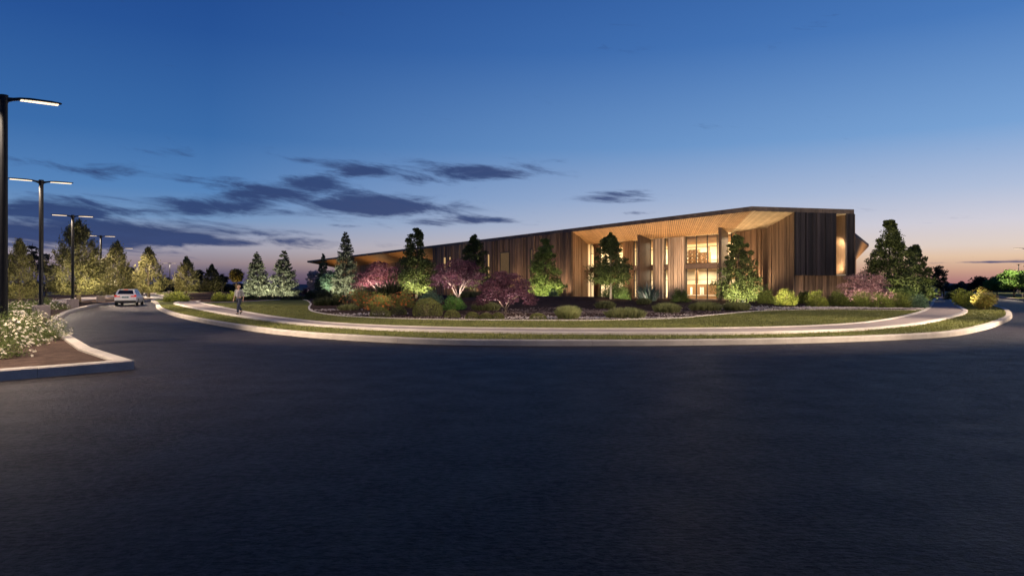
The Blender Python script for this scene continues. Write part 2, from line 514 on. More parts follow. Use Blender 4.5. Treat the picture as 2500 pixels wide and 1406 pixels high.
M['lf_maple_dark'] = leaf('leaf_maple_dark', (.040, .015, .030), (.072, .025, .042), (.12, .045, .062))
M['lf_pink'] = leaf('leaf_pink', (.20, .10, .10), (.32, .17, .165), (.45, .28, .26))
M['lf_white'] = leaf('leaf_white', (.32, .24, .24), (.45, .34, .33), (.55, .45, .42))
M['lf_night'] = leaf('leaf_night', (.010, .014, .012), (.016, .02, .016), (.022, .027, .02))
M['lf_box'] = leaf('leaf_boxwood', (.068, .074, .019), (.119, .124, .035), (.203, .196, .061))
M['lf_red'] = leaf('leaf_redbush', (.130, .072, .023), (.124, .130, .033), (.130, .156, .039))
M['lf_redflower'] = leaf('leaf_redflower', (.30, .075, .02), (.24, .08, .02), (.38, .14, .03))
M['lf_hedge'] = leaf('leaf_hedge', (.065, .084, .016), (.115, .135, .027), (.189, .203, .047))
M['lf_lime'] = leaf('leaf_lime', (.098, .115, .018), (.161, .178, .030), (.241, .253, .052))
M['lf_autumn'] = leaf('leaf_autumn', (.16, .09, .02), (.17, .15, .03), (.16, .17, .04))
M['lf_teal'] = leaf('leaf_teal', (.068, .121, .074), (.108, .169, .101), (.162, .230, .135))
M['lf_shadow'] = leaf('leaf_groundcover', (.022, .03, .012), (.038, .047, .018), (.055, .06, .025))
M['lf_tuft'] = leaf('leaf_tuft', (.104, .117, .044), (.156, .163, .065), (.234, .227, .104))
M['lf_silver'] = leaf('leaf_silver', (.10, .15, .115), (.17, .22, .17), (.55, .50, .46))
M['lf_flowerbush'] = leaf('leaf_flowerbush', (.075, .105, .022), (.13, .165, .042), (.20, .23, .075))
M['petal'] = leaf('petal_white', (.46, .40, .28), (.56, .50, .37), (.64, .58, .46), .2)
M['blade'] = leaf('grass_blade', (.10, .108, .028), (.142, .145, .038), (.19, .185, .058))
M['white_post'] = surf('white_post', (.7, .66, .6), None, 2, .6)


# ------------------------------------------------------------------ lights
def spot(loc, target, power, col, angle=120, blend=.6, size=.12, parent=None):
    l = bpy.data.lights.new('spot_light', 'SPOT'); l.energy = power; l.color = col
    l.spot_size = R(angle); l.spot_blend = blend; l.shadow_soft_size = size
    o = bpy.data.objects.new('spot_light', l); COL.objects.link(o)
    if parent is not None: o.parent = parent
    o.location = loc
    o.rotation_euler = (Vector(target) - Vector(loc)).to_track_quat('-Z', 'Y').to_euler()
    return o


def area(loc, target, power, col, sx, sy, spread=180):
    l = bpy.data.lights.new('area_light', 'AREA'); l.energy = power; l.color = col; l.shape = 'RECTANGLE'
    l.size = sx; l.size_y = sy; l.spread = R(spread)
    o = bpy.data.objects.new('area_light', l); COL.objects.link(o); o.location = loc
    o.rotation_euler = (Vector(target) - Vector(loc)).to_track_quat('-Z', 'Y').to_euler()
    return o


# ================================================================== GROUND
big = []
for k in range(64):
    a_ = 2 * math.pi * k / 64; big.append((3500 * math.cos(a_), 3500 * math.sin(a_)))
g = MB(); g.v = [(x, y, -.02) for x, y in big]; g.f = [tuple(range(64))]
tag(g.build('ground', M['soil']), kind='structure')
rd = MB(); rd.v = [(-160, -60, 0), (190, -60, 0), (190, 330, 0), (-160, 330, 0)]; rd.f = [(0, 1, 2, 3)]
tag(rd.build('road', M['asphalt']), kind='structure')
# sealed joint across the side road
ja, jb = gp(168, 815), gp(520, 798.5)
jn = Vector((-(jb - ja).y, (jb - ja).x, 0)).normalized() * .02
j = MB(); j.quad(ja - jn + Vector((0, 0, .004)), jb - jn + Vector((0, 0, .004)), jb + jn + Vector((0, 0, .004)), ja + jn + Vector((0, 0, .004)))
tag(j.build('road_joint', M['back']), kind='structure')

# main island: outer foot of the kerb
KH = .17
foot = [(378, 741), (383, 753), (402, 764), (440, 776), (500, 789), (560, 800), (640, 812), (740, 823), (850, 831), (980, 838), (1100, 842),
        (1230, 844), (1400, 844.5), (1600, 844), (1800, 841.5), (1950, 838.5), (2080, 834.5), (2200, 829.5), (2290, 824.5), (2340, 819.5), (2390, 809.5),
        (2430, 798), (2460, 785), (2471, 776), (2468, 766), (2455, 757.5), (2432, 751), (2405, 745), (2380, 736), (2358, 726), (2345, 719)]
isl = [gp(x, y) for x, y in foot]
isl += [Vector((115, 205, 0)), Vector((112, 300, 0)), Vector((-120, 310, 0)), Vector((-100, 215, 0)), Vector((-80, 165, 0)), Vector((-57, 122, 0)), Vector((-45, 92, 0))]
isl = smooth_line(isl, 5, True)
jointed_kerb(isl, .32, KH, M['kerb'], True, 1)
nr = normals2(isl, True)
isl_in = [p + n_ * .30 for p, n_ in zip(isl, nr)]
lawn = sheet('lawn', isl_in, .15, M['grass'])

# path with pale edgings
p_out = [gp(x, y, .22) for x, y in [(560, 724), (500, 728), (450, 733), (424, 739), (440, 745), (500, 757.5), (580, 771), (700, 787), (850, 798), (1000, 805), (1230, 809.5), (1450, 812),
         (1700, 812.5), (1900, 810), (2050, 805), (2150, 799), (2250, 788.5), (2320, 774.5), (2357, 764), (2362, 757), (2348, 749), (2332, 738), (2320, 728), (2311, 718)]]
p_in = [gp(x, y, .22) for x, y in [(570, 725.5), (530, 728.5), (487, 734.5), (498, 740), (540, 748), (590, 758), (660, 770), (760, 782.5), (900, 792), (1080, 798), (1230, 800),
        (1450, 801.5), (1700, 800.5), (1900, 797), (2050, 790.5), (2130, 783), (2200, 771.5), (2250, 757.5), (2268, 745), (2277, 732), (2285, 722), (2291, 715)]]
po = smooth_line(p_out, 8); pi = smooth_line(p_in, 8)
sheet('path', [(p.x, p.y) for p in po] + [(p.x, p.y) for p in reversed(pi)], .21, M['path'])
kerb_strip('path_edging', po, .26, .10, .235, M['edge'], False, 1, .012)
kerb_strip('path_edging', pi, .26, .10, .235, M['edge'], False, -1, .012)

# planting bed: front edge as in the photo, the back runs round the building
bed_px = [(470, 737.2), (520, 737.6), (580, 736.6), (640, 733.5), (690, 731.2), (728, 730.4), (748, 733), (757, 741), (752, 750), (760, 759), (800, 767), (868, 773), (996, 778), (1110, 780),
          (1240, 781), (1380, 781.5), (1470, 781), (1560, 779), (1650, 776.5), (1732, 769.5), (1790, 764), (1850, 759), (1920, 756), (2030, 755), (2157, 756), (2235, 756.5), (2257, 752), (2268, 744), (2274, 732), (2283, 720)]
bed_front = smooth_line([gp(x, y, .18) for x, y in bed_px], 5)
bed = bed_front + [Vector((72, 150, 0)), Vector((70, 262, 0)), Vector((-60, 262, 0)), Vector((-84, 205, 0)), Vector((-70, 150, 0))]
bxy = [(p.x, p.y) for p in bed]


def ground_h(x, y):
    """height of the planting bed: a low berm in front of the building"""
    d = min(((x - p.x)**2 + (y - p.y)**2) for p in bed_front[::3]) ** .5
    e = min(d / 9.0, 1.0); e = e * e * (3 - 2 * e)
    h = .15 + .10 * e
    h += .56 * e * math.exp(-((x - 2.6) / 8.2) ** 4) * math.exp(-((y - 71.5) / 9.0) ** 2)
    h += .10 * e * math.exp(-((x - 18) / 5) ** 2 - ((y - 56) / 7) ** 2)
    h += .05 * e * (math.sin(x * .9 + y * .35) + math.sin(y * .7 - x * .4)) * (1 if y < 76 else max(0, 1 - (y - 76) / 8))
    return h


inner_pts = []
rg = np.random.default_rng(3)
yy = 32.0
while yy < 110:
    st_ = 1.5 if yy < 90 else 4
    xx = -45.0
    while xx < 55:
        x_, y_ = xx + rg.uniform(-.3, .3), yy + rg.uniform(-.3, .3)
        if inside(bxy, x_, y_) and min((x_-p.x)**2 + (y_-p.y)**2 for p in bed_front[::4]) > 1.0: inner_pts.append((x_, y_))
        xx += st_
    yy += st_
sheet('planting_bed', bxy, .16, M['mulch'], lambda x, y: ground_h(x, y) + .01, inner_pts)
kerb_strip('bed_edging', bed_front, .14, .10, .20, M['edge'], False, 1, .01)

# left planter island with its kerb, planter soil and the pavement beyond the lamps
lk = [gp(*q) for q in [(328, 902)]] + [Vector((-10.6, 18.6, 0)), Vector((-14.0, 23.4, 0)), Vector((-17.6, 28.6, 0))] + \
     [gp(x, y) for x, y in [(133, 796), (156, 775), (188, 760.5), (235, 748.5), (278, 743), (330, 739), (372, 735.5), (398, 731.5)]] + \
     [Vector((-70, 128, 0)), Vector((-88, 165, 0)), Vector((-105, 205, 0)), Vector((-128, 260, 0))]
lk = [lk[0]] + smooth_line(lk[1:], 6)
front_dir = Vector((-.62, -.79, 0))
corner = lk[0]
lfront = [corner + front_dir * 14, corner]
left_line = lfront + lk
lp = [(p.x, p.y) for p in [corner + front_dir * 14] + lk]
KL = .2
# kerb: two runs that meet at the corner
jointed_kerb([corner] + lk[1:], .30, KL, M['kerb'], False, 1)
jointed_kerb([corner + front_dir * 14, corner], .30, KL, M['kerb'], False, 1)
sheet('planter_soil', lp + [(-150, 262), (-150, -10), (-30, -10)], .13, M['mulch_lit'])
# pavement strip beyond the lamps
off = Vector((-.89, -.45, 0))
lamp_pts = [(-12.2, 11.0), (-14.55, 21.1), (-24.2, 37.9), (-33.6, 56.4), (-44.0, 78.9), (-54.9, 103.8), (-67.7, 137), (-78.9, 170), (-90.5, 205), (-101, 246)]
pv_a = smooth_line([Vector((x, y, 0)) + off * 2.2 for x, y in lamp_pts], 5); pv_b = smooth_line([Vector((x, y, 0)) + off * 5.6 for x, y in lamp_pts], 5)
pv = MB()
for p in pv_a: pv.v.append((p.x, p.y, .142))
for p in pv_b: pv.v.append((p.x, p.y, .142))
q_ = len(pv_a); pv.f = [(i+1, i, q_+i, q_+i+1) for i in range(q_-1)]
tag(pv.build('pavement', M['path']), kind='structure')
kerb_strip('pavement_edging', pv_b, .22, .10, .19, M['edge'], False, -1, .012)
# dark lot beyond the tree row
lot = MB()
la = smooth_line([Vector((x, y, 0)) + off * 16 for x, y in lamp_pts], 3); lb = smooth_line([Vector((x, y, 0)) + off * 70 for x, y in lamp_pts], 3)
for p in la: lot.v.append((p.x, p.y, .16))
for p in lb: lot.v.append((p.x, p.y, .16))
q_ = len(la); lot.f = [(i+1, i, q_+i, q_+i+1) for i in range(q_-1)]
tag(lot.build('parking_lot', M['asphalt']), kind='structure')

# right-hand verge with its kerb
rk = smooth_line([gp(x, y) for x, y in [(2640, 748), (2560, 741), (2500, 735), (2470, 731), (2437, 725), (2415, 720.5), (2398, 716)]] + [Vector((140, 230, 0))], 6)
jointed_kerb(rk, .32, KH, M['kerb'], False, -1)
sheet('verge', [(p.x + .3, p.y) for p in rk] + [(240, 230), (240, 66)], .15, M['grass'])

# low hills on the horizon
hm = MB()
prof = [(-2600, 1500, 6), (-1600, 2300, 8), (-400, 2700, 9), (500, 2700, 10), (1100, 2350, 12), (1500, 2200, 14), (1900, 2100, 10), (2500, 1700, 12)]
hp = smooth_line([Vector(p) for p in prof], 10)
for i, p in enumerate(hp):
    hgt = p.z + 2 * math.sin(i * .9) + 1 * math.sin(i * 2.3)
    dd = Vector((p.x, p.y, 0)).normalized()
    hm.v += [(p.x - dd.x * 120, p.y - dd.y * 120, -1), (p.x, p.y, max(hgt, 4)), (p.x + dd.x * 300, p.y + dd.y * 300, -1)]
for i in range(len(hp) - 1):
    for k in range(2): hm.f.append((3*i+k, 3*i+3+k, 3*i+4+k, 3*i+1+k))
M['hill'] = surf('hazed_hill_woods', (.05, .05, .075), (.035, .04, .06), .01, .95)  # the purple tint is distance haze put into the hill colour
tag(hm.build('hills', M['hill'], smooth=True), kind='structure')

# ================================================================== BUILDING
ROOF, SOF, SIN = 9.30, 8.88, 7.65
V2 = lambda x, y: Vector((x, y, 0))
A = V2(22.66, 69.6); B = V2(33.6, 72.4); uL = V2(-.4915, .871).normalized(); uR = (B - A).normalized()
nin = V2(.871, .4915)


def ray_on(px, P, d):
    k = (px - CX) / F
    t_ = (k * P.y - P.x) / (d.x - k * d.y)
    return P + d * t_


L = ray_on(1397, A, uL); T = ray_on(750, A, uL); Q = ray_on(1940, A, uR)
Li = V2(10.65, 103.6); I = V2(24.1, 81.2); J = V2(25.8, 74.6)
sh = (I - Li).normalized(); dh = V2(-sh.y, sh.x)        # along the glass line, and into the building
if dh.dot(nin) < 0: dh = -dh
C_ = B + V2(.32, .947) * 32; E_ = V2(30, 262)
bld = empty('office_building', (A.x, A.y, 0))
tag(bld, 'long low two storey building with dark timber cladding and glowing glazed entrance recess', 'building')
BO = bld.location.copy()


class WB(MB):
    """mesh collector in world coordinates for the building's children"""
    def build(self, name, mat=None, parent=None, smooth=False, bevel=0):
        par = parent or bld
        self.v = [(x - BO.x, y - BO.y, z) for x, y, z in self.v] if par is bld or True else self.v
        o = MB.build(self, name, mat, par, smooth, bevel)
        return o


def slab_between(P0, P1, out, z0, z1, t0, t1, ztop1=None):
    """board from P0 to P1 on plan, from t0 to t1 along out, bottom z0, top z1 (at P1: ztop1)"""
    zb = ztop1 if ztop1 is not None else z1
    a0, a1, b0, b1 = P0 + out*t0, P0 + out*t1, P1 + out*t0, P1 + out*t1
    return [(a1.x, a1.y, z0), (b1.x, b1.y, z0), (b0.x, b0.y, z0), (a0.x, a0.y, z0),
            (a1.x, a1.y, z1), (b1.x, b1.y, zb), (b0.x, b0.y, zb), (a0.x, a0.y, z1)]


def cladding(P0, P1, out, z0, z1, mat, wmin=.18, wmax=.42, proud=.12, ztop1=None, rng=random, skip=None, joined=False, gap=.02):
    """irregular vertical boards on a backing sheet"""
    ln = (P1 - P0).length; d = (P1 - P0).normalized(); s = 0
    back = WB(); back.hexa(slab_between(P0, P1, out, z0, z1 - .01, -.12, 0.0, (ztop1 or z1) - .01))
    back.build('wall', M['back'])
    jm = WB()
    while s < ln - .05:
        wd = min(rng.uniform(wmin, wmax), ln - s)
        a, b = s / ln, (s + wd - gap) / ln
        za = z1 + ((ztop1 if ztop1 is not None else z1) - z1) * a; zb = z1 + ((ztop1 if ztop1 is not None else z1) - z1) * b
        th = .03 + proud * rng.choice((.15, .3, .3, .6, 1.0))
        pa, pb = P0 + d * s, P0 + d * (s + wd - gap)
        segs = [(z0, None)]
        if skip:
            mid = (pa + pb) / 2; pxm = CX + F * mid.x / mid.y
            for (x0, x1, lo, hi) in skip:
                if x0 <= pxm <= x1: segs = [(z0, lo), (hi, None)]
        for (q0, q1) in segs:
            ta, tb = (za, zb) if q1 is None else (q1, q1)
            if ta - q0 < .1: continue
            if joined:
                jm.hexa(slab_between(pa, pb, out, q0, ta, .001, th, tb))
            else:
                bm_ = WB(); bm_.hexa(slab_between(pa, pb, out, q0, ta, .001, th, tb)); bm_.build('cladding_board', mat)
        s += wd
    if joined:
        o = jm.build('cladding', mat); o['kind'] = 'stuff'


# roof slab and fascia
inset = .12
rf = WB(); rf.prism([(T + nin*.15 - uL*.1), A + nin*.15 + uR*.15, B + V2(-.12, .05), C_, E_, V2(-20, 262)], SOF + .02, ROOF - .03)
rf.build('roof', M['roof'])


def fascia_run(P0, P1, out, n):
    for i in range(n):
        a, b = P0.lerp(P1, i / n), P0.lerp(P1, (i + 1) / n)
        d = (b - a).normalized()
        f_ = WB(); f_.hexa(slab_between(a + d*.012, b - d*.012, out, SOF - .02 + .0, ROOF, -.12, .0 + .012 * (i % 2)))
        f_.build('fascia_panel', M['fascia'])


outL, outR = -nin, V2(uR.y, -uR.x)
fascia_run(A, L, outL, 76)
fascia_run(A + uR*.02, B, outR, 28)
mid_f = ray_on(1058, A, uL)
fascia_run(L, mid_f, outL, 60)
ff = WB(); nn = 90
for i in range(nn):
    a, b = mid_f.lerp(T, i/nn), mid_f.lerp(T, (i+1)/nn); d = (b-a).normalized()
    ff.hexa(slab_between(a + d*.02, b - d*.02, outL, SOF - .02, ROOF, -.12, .012 * (i % 2)))
o = ff.build('fascia', M['fascia']); o['kind'] = 'stuff'

# flush timber wall, left of the recess, with its windows
WIN = [(1083.5, 1091, 4.6, 7.0, 'win_lit'), (1097, 1102.5, 4.6, 7.0, 'win_lit'), (1191, 1197, 3.0, 6.9, 'win_lit'), (1222, 1245, 2.6, 6.95, 'win_dim'), (1296, 1302, 3.0, 7.1, 'win_dim')]
rb = random.Random(11)
cladding(L, mid_f, outL, .1, SOF - .025, M['board'], .26, .55, .16, None, rb, [(x0, x1, lo, hi) for x0, x1, lo, hi, _ in WIN])
for (x0, x1, lo, hi, mt) in WIN:
    a, b = ray_on(x0, A, uL), ray_on(x1, A, uL)
    if (a - A).length > (b - A).length: a, b = b, a
    d = (b - a).normalized()
    fr = WB()
    fr.hexa(slab_between(a, a + d*.09, outL, lo, hi, .002, .13)); fr.hexa(slab_between(b - d*.09, b, outL, lo, hi, .002, .13))
    fr.hexa(slab_between(a + d*.09, b - d*.09, outL, hi - .1, hi, .002, .12)); fr.hexa(slab_between(a + d*.09, b - d*.09, outL, lo, lo + .1, .002, .12))
    wf = fr.build('window', M['mullion'])
    pn = WB(); pn.hexa(slab_between(a + d*.09, b - d*.09, outL, lo + .1, hi - .1, .004, .03)); pn.build('pane', M[mt], wf)

# left wing: deep timber soffit and shadowed wall behind the trees
ti = T - uL * 11 + nin * 5.2; mi = mid_f + nin * 5.2
so_ = WB(); N_ = 46
for i in range(N_):
    a, b = mid_f.lerp(T, i/N_), mid_f.lerp(T, (i+.96)/N_); c, d = mi.lerp(ti, (i+.96)/N_), mi.lerp(ti, i/N_)
    zi = 7.15
    so_.hexa([(a.x, a.y, SOF-.03), (b.x, b.y, SOF-.03), (c.x, c.y, zi), (d.x, d.y, zi), (a.x, a.y, SOF+.02), (b.x, b.y, SOF+.02), (c.x, c.y, zi+.05), (d.x, d.y, zi+.05)])
o = so_.build('soffit', M['soffit']); o['kind'] = 'stuff'
te = T + nin * 16
ts = WB(); ts.quad((T.x, T.y, SOF-.03), (ti.x, ti.y, 7.15), (ti.x + nin.x*11, ti.y + nin.y*11, 7.15), (te.x, te.y, SOF-.03)); ts.build('soffit', M['soffit'])
cladding(mi, ti, outL, .1, 7.18, M['board_warm'], .5, .9, .15, None, rb, None, True)
cladding(mid_f, mi, V2(-uL.x, -uL.y) * -1, .1, SOF - .05, M['board'], .3, .5, .1, 7.2, rb, None, True)
ew = WB(); ew.prism([ti, ti + nin*11, ti + nin*11 - uL*.3, ti - uL*.3], .1, 7.14); ew.build('wall', M['board'])

# entrance recess: sloped soffit boards, two fields meeting at the mitre A-I
rs = random.Random(5)
N_ = 88
for i in range(N_):
    t0, t1 = (i + .05) / N_, (i + .80) / N_
    a, b = L.lerp(A, t0), L.lerp(A, t1); c, d = Li.lerp(I, t1), Li.lerp(I, t0)
    m_ = WB(); z0, z1 = SOF - .03, SIN
    m_.hexa([(a.x, a.y, z0), (b.x, b.y, z0), (c.x, c.y, z1), (d.x, d.y, z1), (a.x, a.y, z0+.04), (b.x, b.y, z0+.04), (c.x, c.y, z1+.04), (d.x, d.y, z1+.04)])
    m_.build('soffit_board', M['soffit'])
N_ = 26
for i in range(N_):
    t0, t1 = (i + .03) / N_, (i + .95) / N_
    a, b = A.lerp(Q, t0), A.lerp(Q, t1); c, d = I.lerp(J, t1), I.lerp(J, t0)
    m_ = WB(); z0, z1 = SOF - .03, SIN
    m_.hexa([(a.x, a.y, z0), (b.x, b.y, z0), (c.x, c.y, z1), (d.x, d.y, z1), (a.x, a.y, z0+.04), (b.x, b.y, z0+.04), (c.x, c.y, z1+.04), (d.x, d.y, z1+.04)])
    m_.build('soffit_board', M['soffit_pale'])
bk = WB()
for (p0, p1, q0, q1, nn_) in ((L, A, Li, I, 40), (A, Q, I, J, 26)):
    for i in range(nn_):
        a, b = p0.lerp(p1, i/nn_), p0.lerp(p1, (i+1)/nn_); c, d = q0.lerp(q1, (i+1)/nn_), q0.lerp(q1, i/nn_)
        bk.quad((a.x, a.y, SOF+.018), (b.x, b.y, SOF+.018), (c.x, c.y, SIN+.068), (d.x, d.y, SIN+.068))
bk.build('soffit_backing', M['back'])

# reveals of the recess
outRev = V2((Li - L).normalized().y, -(Li - L).normalized().x)
cladding(L + (Li - L).normalized()*.05, Li, outRev, .1, SOF - .05, M['board_warm'], .22, .5, .14, SIN - .02, rs)
jq = (Q - J).normalized(); outJQ = V2(jq.y, -jq.x)
if outJQ.x > 0: outJQ = -outJQ
cladding(J, Q - jq*.05, outJQ, .1, SIN - .02, M['board_warm'], .14, .30, .10, SOF - .05, rs)


def s_of(px): return (ray_on(px, Li, sh) - Li).dot(sh)
def fp(s, d): return Li + sh * s + dh * d


def fbox(m_, s0, s1, d0, d1, z0, z1):
    a, b, c, d = fp(s0, d0), fp(s1, d0), fp(s1, d1), fp(s0, d1)
    return m_.hexa([(q.x, q.y, z0) for q in (a, b, c, d)] + [(q.x, q.y, z1) for q in (a, b, c, d)])


FL, M0, M1 = .10, 3.85, 4.40
# glazing
GL = [(1442, 1453, []), (1466, 1492, [1479]), (1509, 1523.5, []), (1536, 1539.5, []), (1548.5, 1555, []), (1588, 1597, []), (1624, 1632, []), (1675.5, 1752, [1700.5, 1727])]
for (x0, x1, mul) in GL:
    s0, s1 = sorted((s_of(x0), s_of(x1)))
    f_ = WB(); w_ = .085
    xs = [s0] + [s_of(x) for x in mul] + [s1]
    for i, s in enumerate(xs):
        a, b = (s, s + w_) if i == 0 else ((s - w_, s) if i == len(xs)-1 else (s - w_/2, s + w_/2))
        fbox(f_, a, b, -.06, .06, FL, M0); fbox(f_, a, b, -.06, .06, M1, SIN - .01)
    for z in (FL + .03, 2.52, M0 - .06, M1 + .0, 6.28, SIN - .09): fbox(f_, s0 + w_, s1 - w_, -.05, .05, z, z + (.06 if z > 6 or z < 3 else .06))
    wn = f_.build('window', M['mullion'])
    for i in range(len(xs) - 1):
        for (za, zb) in ((FL + .09, 2.52), (2.58, M0 - .06), (M1 + .06, 6.28), (6.34, SIN - .09)):
            p_ = WB(); fbox(p_, xs[i] + .03, xs[i+1] - .03, -.01, .01, za, zb); p_.build('pane', M['glass'], wn)
    sp_ = WB(); fbox(sp_, s0, s1, -.14, .10, M0 + .003, M1 - .003); sp_.build('spandrel', M['bronze'])
# solid piers of upright boards between the windows
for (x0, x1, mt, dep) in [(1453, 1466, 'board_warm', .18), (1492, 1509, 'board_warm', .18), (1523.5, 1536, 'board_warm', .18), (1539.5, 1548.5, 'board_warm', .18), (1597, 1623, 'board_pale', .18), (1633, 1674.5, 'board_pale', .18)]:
    s0, s1 = sorted((s_of(x0), s_of(x1)))
    cr = WB(); fbox(cr, s0 + .02, s1 - .02, -dep + .16, .1, FL, SIN - .01); cr.build('wall', M['back'])
    s = s0
    while s < s1 - .06:
        wd = min(rs.uniform(.16, .36), s1 - s)
        bm_ = WB(); fbox(bm_, s, s + wd - .02, -dep - rs.choice((0, .03, .08, .14)), -dep + .15, FL, SIN - .02 - .0)
        bm_.build('cladding_board', M[mt]); s += wd
# side faces of the piers
# fins standing out under the soffit
for (xf, xb) in [(1559, 1586), (1757.5, 1774)]:
    pb = ray_on(xb, Li, sh); df = -2.5
    pf = ray_on(xf, Li + dh * df, sh)
    d = (pb - pf).normalized(); n_ = V2(-d.y, d.x) * .17
    zf_ = SIN + (SOF - SIN) * 2.5 / 5.6
    m_ = WB(); m_.hexa([((pf - n_).x, (pf - n_).y, .1), ((pf + n_).x, (pf + n_).y, .1), ((pb + n_).x, (pb + n_).y, .1), ((pb - n_).x, (pb - n_).y, .1),
                        ((pf - n_).x, (pf - n_).y, zf_), ((pf + n_).x, (pf + n_).y, zf_), ((pb + n_).x, (pb + n_).y, SIN - .01), ((pb - n_).x, (pb - n_).y, SIN - .01)])
    m_.build('column', M['fin'])
# return wall I-J: one glazed bay, then boards
ij = (J - I).normalized(); outIJ = V2(ij.y, -ij.x)
if outIJ.y > 0 and outIJ.x > 0: outIJ = -outIJ
if outIJ.x > 0: outIJ = -outIJ
g0, g1 = I + ij * .1, ray_on(1806, I, ij)
f_ = WB()
for q0 in (g0, (g0 + g1) / 2, g1 - ij * .06):
    f_.hexa(slab_between(q0, q0 + ij * .06, outIJ, FL, SIN - .02, -.06, .06))
for z in (FL, 2.52, 6.28, SIN - .1):
    f_.hexa(slab_between(g0 + ij*.062, (g0 + g1)/2 - ij*.002, outIJ, z, z + .07, -.05, .05)); f_.hexa(slab_between((g0 + g1)/2 + ij*.062, g1 - ij*.062, outIJ, z, z + .07, -.05, .05))
wn = f_.build('window', M['mullion'])
for (za, zb) in ((FL + .07, 2.52), (2.59, M0), (M1, 6.28), (6.35, SIN - .1)):
    for (q0, q1) in ((g0 + ij*.06, (g0+g1)/2), ((g0+g1)/2 + ij*.06, g1 - ij*.06)):
        p_ = WB(); p_.hexa(slab_between(q0, q1, outIJ, za, zb, -.01, .01)); p_.build('pane', M['glass'], wn)
sp_ = WB(); sp_.hexa(slab_between(g0, g1, outIJ, M0, M1, -.1, .1)); sp_.build('spandrel', M['bronze'])
cladding(g1 + ij*.02, J, outIJ, .1, SIN - .02, M['board_warm'], .16, .5, .45, None, rs)

# hall behind the glass: two storeys
S0, S1, D1 = .2, 30.6, 9.6
m_ = WB(); fbox(m_, S0 - .3, S1, .15, D1, -.02, FL - .003); m_.build('floor', M['int_floor'])
m_ = WB(); fbox(m_, S0, S1, .12, D1, M0 + .01, M1 - .01); m_.build('floor', M['plaster'])
m_ = WB(); fbox(m_, S0 - .2, S1, .12, D1 + .2, SIN + .07, SIN + .2); m_.build('ceiling', M['plaster'])
m_ = WB(); fbox(m_, S0 - .2, S1, D1, D1 + .2, FL, SIN + .06); m_.build('wall', M['plaster'])
m_ = WB(); fbox(m_, S0 - .35, S0 - .2, .12, D1, FL, SIN + .06); fbox(m_, S1, S1 + .15, -1.0, D1 + .2, FL, SIN + .06); m_.build('wall', M['plaster'])
# timber screen wall on the ground floor; white panels stand for bright door glass
m_ = WB(); fbox(m_, 12, S1 - .1, 6.4, 6.6, FL, 2.05); m_.build('wainscot', M['int_wood'])
m_ = WB(); fbox(m_, 12, S1 - .1, 6.36, 6.399, FL, .16); fbox(m_, 12, S1 - .1, 6.34, 6.399, .60, .66); m_.build('rail', M['plaster_white'])
for (x0, x1) in ((1686, 1690.5), (1709.5, 1713), (1715, 1718.5)):
    k0, k1 = ray_on(x0, Li + dh * 6.4, sh), ray_on(x1, Li + dh * 6.4, sh)
    a, b = sorted(((k0 - Li).dot(sh), (k1 - Li).dot(sh)))
    m_ = WB(); fbox(m_, a, b, 6.36, 6.398, .72, 1.65); m_.build('white_door_panel', M['plaster_white'])
# upper storey band and a darker strip on the back wall
m_ = WB(); fbox(m_, 8, S1 - .1, D1 - .25, D1 - .003, 5.3, 5.75); m_.build('balustrade', M['plaster_white'])
for k in range(9):
    m_ = WB(); s = 9 + k * 2.3; fbox(m_, s, s + .10, D1 - .12, D1 - .003, 5.76, 7.0); m_.build('panel_rib', M['int_wood'])
for (s, z0, z1) in ((14.2, 2.1, 3.8), (19.2, 2.1, 3.8), (20.3, 2.6, 3.8), (23, 2.1, 3.8)):
    m_ = WB(); fbox(m_, s, s + .28, 6.5, 6.8, z0, z1); m_.build('pillar', M['int_wood'])
# open ceiling of beams and light panels
for k in range(7):
    d = .7 + k * 1.25
    m_ = WB(); fbox(m_, S0, S1 - .05, d, d + .16, SIN - .33, SIN - .02); m_.build('beam', M['int_beam'])
    for q in range(13):
        s = .6 + q * 2.3
        m_ = WB(); fbox(m_, s, s + 1.5, d + .42, d + .95, SIN - .06, SIN - .01); m_.build('ceiling_lamp', M['light_panel'])

# dark box over the right-hand face, with the tall slot and the recessed base
o1, o2, o3 = ray_on(2042, A, uR), ray_on(2065.5, A, uR), B
ZB = 2.82
rd_ = random.Random(21)
cladding(Q, o1, outR, ZB, SOF - .025, M['board_dark'], .10, .30, .10, None, rd_)
cladding(o2, o3, outR, ZB, SOF - .025, M['board_dark'], .10, .26, .10, None, rd_)
inR = -outR
m_ = WB(); m_.prism([Q + inR*.13, o1 + inR*.13, o1 + inR*2.4, Q + inR*2.4], ZB, ZB + .15); m_.prism([o2 + inR*.13, o3 + inR*.13, o3 + inR*2.4, o2 + inR*2.4], ZB, ZB + .15)
m_.build('overhang', M['back'])
# tall slot: pale back wall, cheeks, floor
sb0, sb1 = o1 + inR * 2.0 - uR*.8, o2 + inR * 2.0 + uR * 1.2
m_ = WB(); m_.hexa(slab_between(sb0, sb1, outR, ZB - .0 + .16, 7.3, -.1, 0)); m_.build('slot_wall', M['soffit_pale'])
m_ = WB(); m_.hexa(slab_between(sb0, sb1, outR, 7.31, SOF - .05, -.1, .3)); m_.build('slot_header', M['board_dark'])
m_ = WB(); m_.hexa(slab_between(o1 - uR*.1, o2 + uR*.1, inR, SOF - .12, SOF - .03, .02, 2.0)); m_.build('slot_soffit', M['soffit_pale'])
m_ = WB(); m_.hexa(slab_between(o1 - uR*.8, o1 - uR*.01, inR, ZB, SOF - .04, .125, 1.99)); m_.build('slot_cheek', M['board_dark'])
m_ = WB(); m_.hexa(slab_between(o2 + uR*.01, o2 + uR*1.15, inR, ZB, SOF - .04, .125, 1.99)); m_.build('slot_cheek', M['board_warm'])
